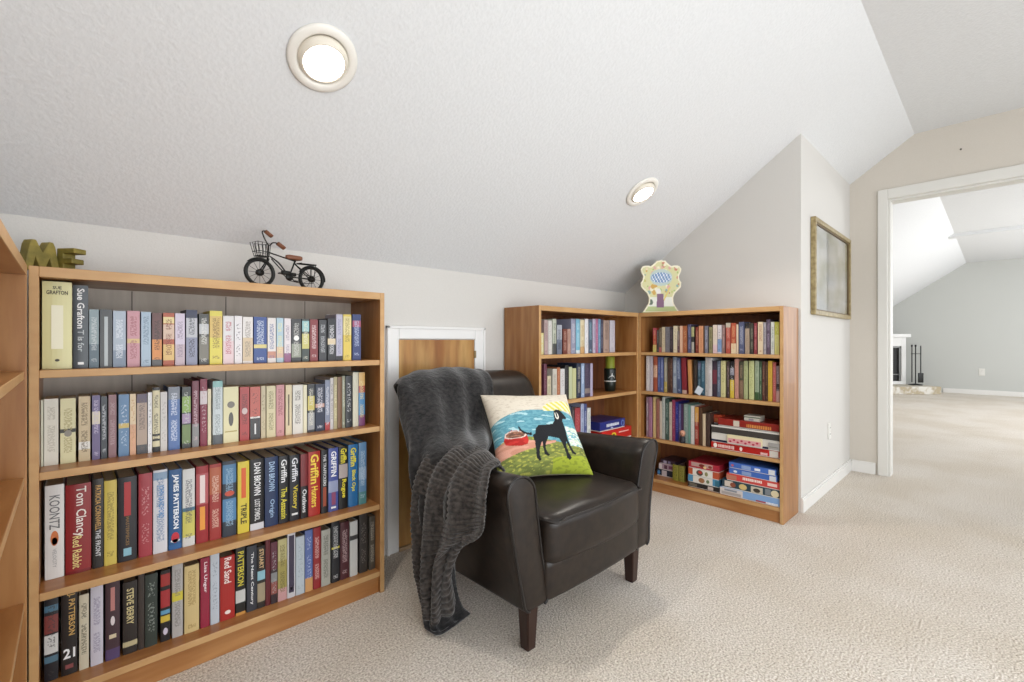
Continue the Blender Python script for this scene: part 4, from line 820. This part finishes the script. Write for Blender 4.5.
tag(pw, 'square hooked-wool pillow picturing a black dog, on the armchair', 'pillow')
pw.location = (1.456, 1.382, .622); 
pw.rotation_euler = (Matrix.Rotation(-.386, 3, 'Z') @ Matrix.Rotation(-.734, 3, 'X') @ Matrix.Rotation(.045, 3, 'Y')).to_euler()
# ------------------------------------------------------------------ blanket
def surf(bm, rows_, nu, nv, disp, mi=0):
    fine = [catmull(r, nu) for r in rows_]
    cols = [catmull([fine[k][i] for k in range(len(fine))], nv) for i in range(len(fine[0]))]
    n_u, n_v = len(cols), len(cols[0]); P = [[cols[i][j] for i in range(n_u)] for j in range(n_v)]
    vs = []
    for j in range(n_v):
        rw = []
        for i in range(n_u):
            a = P[j][min(i+1, n_u-1)]-P[j][max(i-1, 0)]; b = P[min(j+1, n_v-1)][i]-P[max(j-1, 0)][i]
            n = a.cross(b); n = n.normalized() if n.length > 1e-9 else Vector((0, 0, 1))
            rw.append(bm.verts.new(P[j][i]+n*disp(i/(n_u-1), j/(n_v-1), P[j][i])))
        vs.append(rw)
    for j in range(n_v-1):
        for i in range(n_u-1): bm.faces.new((vs[j][i], vs[j+1][i], vs[j+1][i+1], vs[j][i+1])).material_index = mi
bm = bmesh.new()
# sheet 1: over the back of the chair, down its left side to the floor (columns: rear edge -> front edge)
R1 = [
 [(1.14, 1.93, .66), (1.19, 1.93, .66), (1.26, 1.93, .66), (1.36, 1.92, .66), (1.46, 1.92, .66)],
 [(1.10, 1.915, .745), (1.16, 1.92, .745), (1.25, 1.92, .72), (1.36, 1.91, .72), (1.47, 1.91, .70)],
 [(1.055, 1.885, .82), (1.13, 1.905, .85), (1.25, 1.905, .862), (1.36, 1.90, .862), (1.475, 1.89, .85)],
 [(1.015, 1.78, .845), (1.12, 1.81, .884), (1.25, 1.81, .898), (1.36, 1.80, .898), (1.48, 1.78, .885)],
 [(1.00, 1.73, .81), (1.08, 1.715, .838), (1.22, 1.70, .855), (1.35, 1.69, .857), (1.47, 1.685, .842)],
 [(.975, 1.70, .73), (1.05, 1.62, .75), (1.19, 1.62, .76), (1.31, 1.62, .76), (1.43, 1.62, .75)],
 [(.950, 1.61, .64), (1.00, 1.55, .655), (1.12, 1.52, .66), (1.25, 1.55, .655), (1.39, 1.58, .635)],
 [(.930, 1.55, .56), (.94, 1.50, .575), (1.02, 1.40, .60), (1.12, 1.36, .62), (1.24, 1.42, .595)],
 [(.925, 1.505, .47), (.912, 1.46, .46), (.912, 1.38, .47), (.93, 1.30, .53), (1.00, 1.26, .585)],
 [(.925, 1.465, .36), (.910, 1.43, .35), (.905, 1.37, .36), (.910, 1.30, .38), (.93, 1.25, .42)],
 [(.925, 1.44, .22), (.912, 1.42, .20), (.910, 1.37, .20), (.930, 1.33, .21), (.97, 1.31, .24)],
 [(.93, 1.43, .09), (.905, 1.40, .07), (.91, 1.36, .055), (.96, 1.35, .05), (1.03, 1.36, .07)],
 [(.935, 1.42, .014), (.90, 1.385, .014), (.915, 1.33, .014), (.985, 1.33, .014), (1.07, 1.345, .016)],
]
def d1(u, v, p):
    a = .35+.65*min(1, max(0, (v-.25)*3)); fl = min(1, p.z/.06)
    d = .010*a*math.sin(u*26+4*v+1.5*math.sin(v*7))*fl+.006*noise.noise(Vector((u*6, v*14, 2)))
    if v > .62: d += .0018*math.sin(v*520)
    return d+.004
surf(bm, R1, 14, 16, d1)
# sheet 2: ribbed part folded over the arm, hanging outside
R2 = [
 [(1.20, 1.60, .60), (1.22, 1.55, .59), (1.22, 1.46, .57), (1.20, 1.36, .55), (1.18, 1.27, .54)],
 [(1.10, 1.57, .64), (1.14, 1.50, .64), (1.15, 1.40, .62), (1.14, 1.30, .60), (1.105, 1.235, .600)],
 [(1.03, 1.54, .625), (1.06, 1.46, .625), (1.07, 1.36, .620), (1.07, 1.26, .618), (1.05, 1.160, .612)],
 [(.965, 1.52, .58), (.97, 1.44, .59), (.98, 1.34, .60), (.985, 1.24, .605), (.985, 1.13, .602)],
 [(.920, 1.51, .51), (.910, 1.43, .52), (.91, 1.33, .53), (.925, 1.23, .54), (.935, 1.092, .545)],
 [(.910, 1.50, .42), (.890, 1.43, .42), (.890, 1.33, .42), (.905, 1.22, .44), (.925, 1.088, .48)],
 [(.905, 1.48, .33), (.885, 1.42, .32), (.885, 1.34, .33), (.895, 1.22, .37), (.920, 1.10, .43)],
 [(.905, 1.46, .24), (.885, 1.41, .22), (.885, 1.35, .23), (.895, 1.28, .31), (.915, 1.19, .365)],
 [(.910, 1.44, .16), (.890, 1.395, .135), (.888, 1.35, .13), (.905, 1.31, .17), (.930, 1.27, .24)],
 [(.915, 1.415, .10), (.895, 1.38, .070), (.893, 1.345, .055), (.930, 1.32, .06), (.985, 1.31, .09)],
]
def d2(u, v, p):
    a = min(1, max(0, (v-.1)*4))
    return .013*a*math.sin(u*23+2.5*v+1.2*math.sin(v*6+1))+.004*noise.noise(Vector((u*6, v*14, 7)))+.0026*math.sin(v*300+2*math.sin(u*5))+.006
surf(bm, R2, 14, 24, d2, 1)
bl = obj('throw_blanket', bm, [clothm, ribm], None, True)
sd = bl.modifiers.new('thickness', 'SOLIDIFY'); sd.thickness = .007; sd.offset = 0
tag(bl, 'charcoal plush throw draped over the armchair back and arm to the floor', 'blanket')
# ------------------------------------------------------------------ framed picture, sockets, nail
fx0, fx1, fz0, fz1 = X_at(815.5, CY-.028), X_at(851, CY-.028), 1.19, 1.802
pf = thing('framed_picture', 'gold-framed picture with painted-in glass glare on the alcove wall', 'picture', ((fx0+fx1)/2, CY, fz0))
fw = (fx1-fx0)/2; fh = fz1-fz0; gold = noisecol('aged_gold', '85734c', 'a8976c', 40, rough=.4, bump=.15)
bm = bmesh.new()
for a in ((-fw, fw, 0, .028), (-fw, fw, fh-.028, fh)): box(bm, a[0], a[1], -.030, -.001, a[2], a[3], .004)
for a in ((-fw, -fw+.028), (fw-.028, fw)): box(bm, a[0], a[1], -.030, -.001, .028, fh-.028, .004)
obj('frame', bm, gold, pf)
bm = bmesh.new()
for a in ((-fw+.028, fw-.028, .028, .036), (-fw+.028, fw-.028, fh-.036, fh-.028)): box(bm, a[0], a[1], -.02, -.004, a[2], a[3])
for a in ((-fw+.028, -fw+.036), (fw-.036, fw-.028)): box(bm, a[0], a[1], -.02, -.004, .036, fh-.036)
obj('inner_moulding', bm, mat('6a5634', .5), pf)
art = noisecol('landscape_glass_glare', 'ccd2d6', 'eeece6', 2.5, (1, 1, 2.2), rough=.6, bump=0, c3='d2d0b8', s3=3)  # bright glare of the glass is put into the picture's pale tones
obj('picture', BX(-fw+.031, fw-.031, -.008, -.003, .031, fh-.031), art, pf)
m_, nt_, b_ = newmat('picture_glass'); b_.inputs['Base Color'].default_value = (1, 1, 1, 1); b_.inputs['Roughness'].default_value = .03; b_.inputs['Transmission Weight'].default_value = 1; b_.inputs['IOR'].default_value = 1.45
obj('glass', BX(-fw+.030, fw-.030, -.013, -.011, .030, fh-.030), m_, pf)
def plate(lab, loc, rz, group=None, sc_=1):
    t = thing('wall_outlet', lab, 'outlet', loc, rz, group)
    obj('cover_plate', BX(-.036*sc_, .036*sc_, -.006, 0, -.058*sc_, .058*sc_, .003), mat('dedcd6', .4), t)
    for dz in (-.022, .022):
        r_ = obj('receptacle', BX(-.016*sc_, .016*sc_, -.0085, -.005, dz*sc_-.013, dz*sc_+.013, .002), mat('e9e7e2', .4), t)
        bm = BX(-.008, -.005, -.0092, -.008, dz*sc_-.004, dz*sc_+.006); box(bm, .005, .008, -.0092, -.008, dz*sc_-.004, dz*sc_+.006); obj('slots', bm, mat('4a4a48', .5), r_)
plate('white wall outlet low on the alcove wall beside the doorway', (X_at(829, CY), CY, .40), 0, 'white wall outlets')
plate('white wall outlet on the grey wall of the far room', (FX, .21, .43), -PI/2, 'white wall outlets', 1.2)
nl = obj('nail', lathe(bmesh.new(), [(.0025, 0), (.0025, .02), (.006, .021), (.001, .024)], 10, Matrix.Rotation(-PI/2, 4, 'Y')), mat('5a5650', .4, .8))
yy = Y_at(961, DX); nl.location = (DX, yy, Z_at(150, D_at(DX, yy))); tag(nl, 'small nail in the beige wall above the doorway', 'nail')
# ------------------------------------------------------------------ recessed lights on the slope
sl = math.atan2(RZ-KZ, KY-RY)
def downlight(lab, X, Y, tilt, power, ls=1.0):
    Z = zs(Y)
    t = thing('recessed_light', lab, 'ceiling light', (X, Y, Z), 0, 'recessed ceiling lights')
    t.rotation_euler = (-sl, 0, 0)   # local -z points out of the slope into the room
    obj('trim_ring', lathe(bmesh.new(), [(.072, -.001), (.098, -.001), (.100, -.004), (.094, -.010), (.078, -.012), (.070, -.006), (.072, -.001)], 40), mat('ebe7df', .4), t, True)
    M = Matrix.Rotation(tilt, 4, 'X')
    obj('eyeball', lathe(bmesh.new(), [(.071, .004), (.071, -.006), (.068, -.016), (.062, -.023), (.058, -.024), (.057, -.020)], 36, M), mat('e2dacb', .45), t, True)
    obj('lens', lathe(bmesh.new(), [(.001, -.0205), (.0575, -.0205), (.0575, -.018), (.001, -.018)], 32, M), mat('fff6e8', .5, emit=14), t, True)
    L = bpy.data.lights.new('lamp', 'SPOT'); L.energy = power; L.spot_size = math.radians(130); L.spot_blend = .6; L.shadow_soft_size = .03; L.color = (1, .94, .85)
    o = bpy.data.objects.new('lamp', L); C.objects.link(o); 
    Mw = Matrix.Translation((X, Y, Z)) @ Matrix.Rotation(-sl, 4, 'X') @ M
    o.location = Mw @ Vector((0, 0, -.045)); o.rotation_euler = Mw.to_euler()
downlight('large bright recessed light near the top left of the ceiling', .540, 1.377, sl*.25, 14)
downlight('recessed light on the slope above the middle bookcase', 2.315, 1.374, sl*.25, 14)
# ------------------------------------------------------------------ far room fireplace
D0 = 9.35
def cw(R, D): return (CA*D+SA*R, SA*D-CA*R)
fa = -math.atan2(CA, SA)
fp = thing('fireplace', 'white corner fireplace with stone hearth in the far room', 'fireplace', (*cw(7.35, D0), 0), fa)
# local x = to the right in view, local y = away; right edge at x=.61
bm = bmesh.new(); box(bm, -.62, -.42, 0, .3, .15, 1.10, .004); box(bm, .52, .61, 0, .3, .15, 1.10, .004); box(bm, -.42, .52, 0, .3, .92, 1.10, .004); box(bm, -.42, .52, 0, .3, .15, .21, .004)
obj('surround', bm, white, fp)
obj('mantel_shelf', BX(-.70, .66, -.06, .3, 1.10, 1.165, .004), white, fp)
obj('firebox', BX(-.42, .52, .06, .3, .21, .92), mat('2a2a2a', .6), fp)
bm = BX(-.42, .52, .02, .05, .34, .355); box(bm, -.42, .52, .02, .05, .885, .92); box(bm, .485, .52, .02, .05, .21, .92); obj('firebox_trim', bm, mat('8a8a88', .3, .8), fp)
stone = noisecol('hearth_stone', 'b0a288', 'd8d4cc', 9, rough=.8, bump=.4, detail=2, lo=.4, hi=.55)
obj('hearth', BX(-.85, .86, -.50, .0, 0, .15, .01), stone, fp)
ft = thing('fireplace_tool_set', 'black fireplace tool set standing on the hearth', 'fireplace tools', (*cw(7.35+.66, D0-.16), .1505), fa)
obj('base', lathe(bmesh.new(), [(.11, 0), (.11, .012), (.02, .03), (.001, .03)], 20), black, ft, True)
obj('stand', tube(bmesh.new(), [(0, 0, .02), (0, 0, .78)], .009, 8), black, ft, True)
bm = bmesh.new(); tube(bm, [(-.09, 0, .62), (.09, 0, .62)], .006); tube(bm, [(0, 0, .76), (0, 0, .80)], lambda t_: .016, 10); obj('tool_rack', bm, black, ft, True)
bm = bmesh.new(); tube(bm, [(.085, -.02, .78), (.085, -.02, .22)], .009); box(bm, .035, .135, -.03, -.01, .05, .24, .006); obj('shovel', bm, black, ft, True)
bm = bmesh.new(); tube(bm, [(-.09, -.02, .78), (-.09, -.02, .06)], .009); tube(bm, [(-.09, -.02, .76), (-.09, -.02, .80)], .015, 10); obj('poker', bm, black, ft, True)
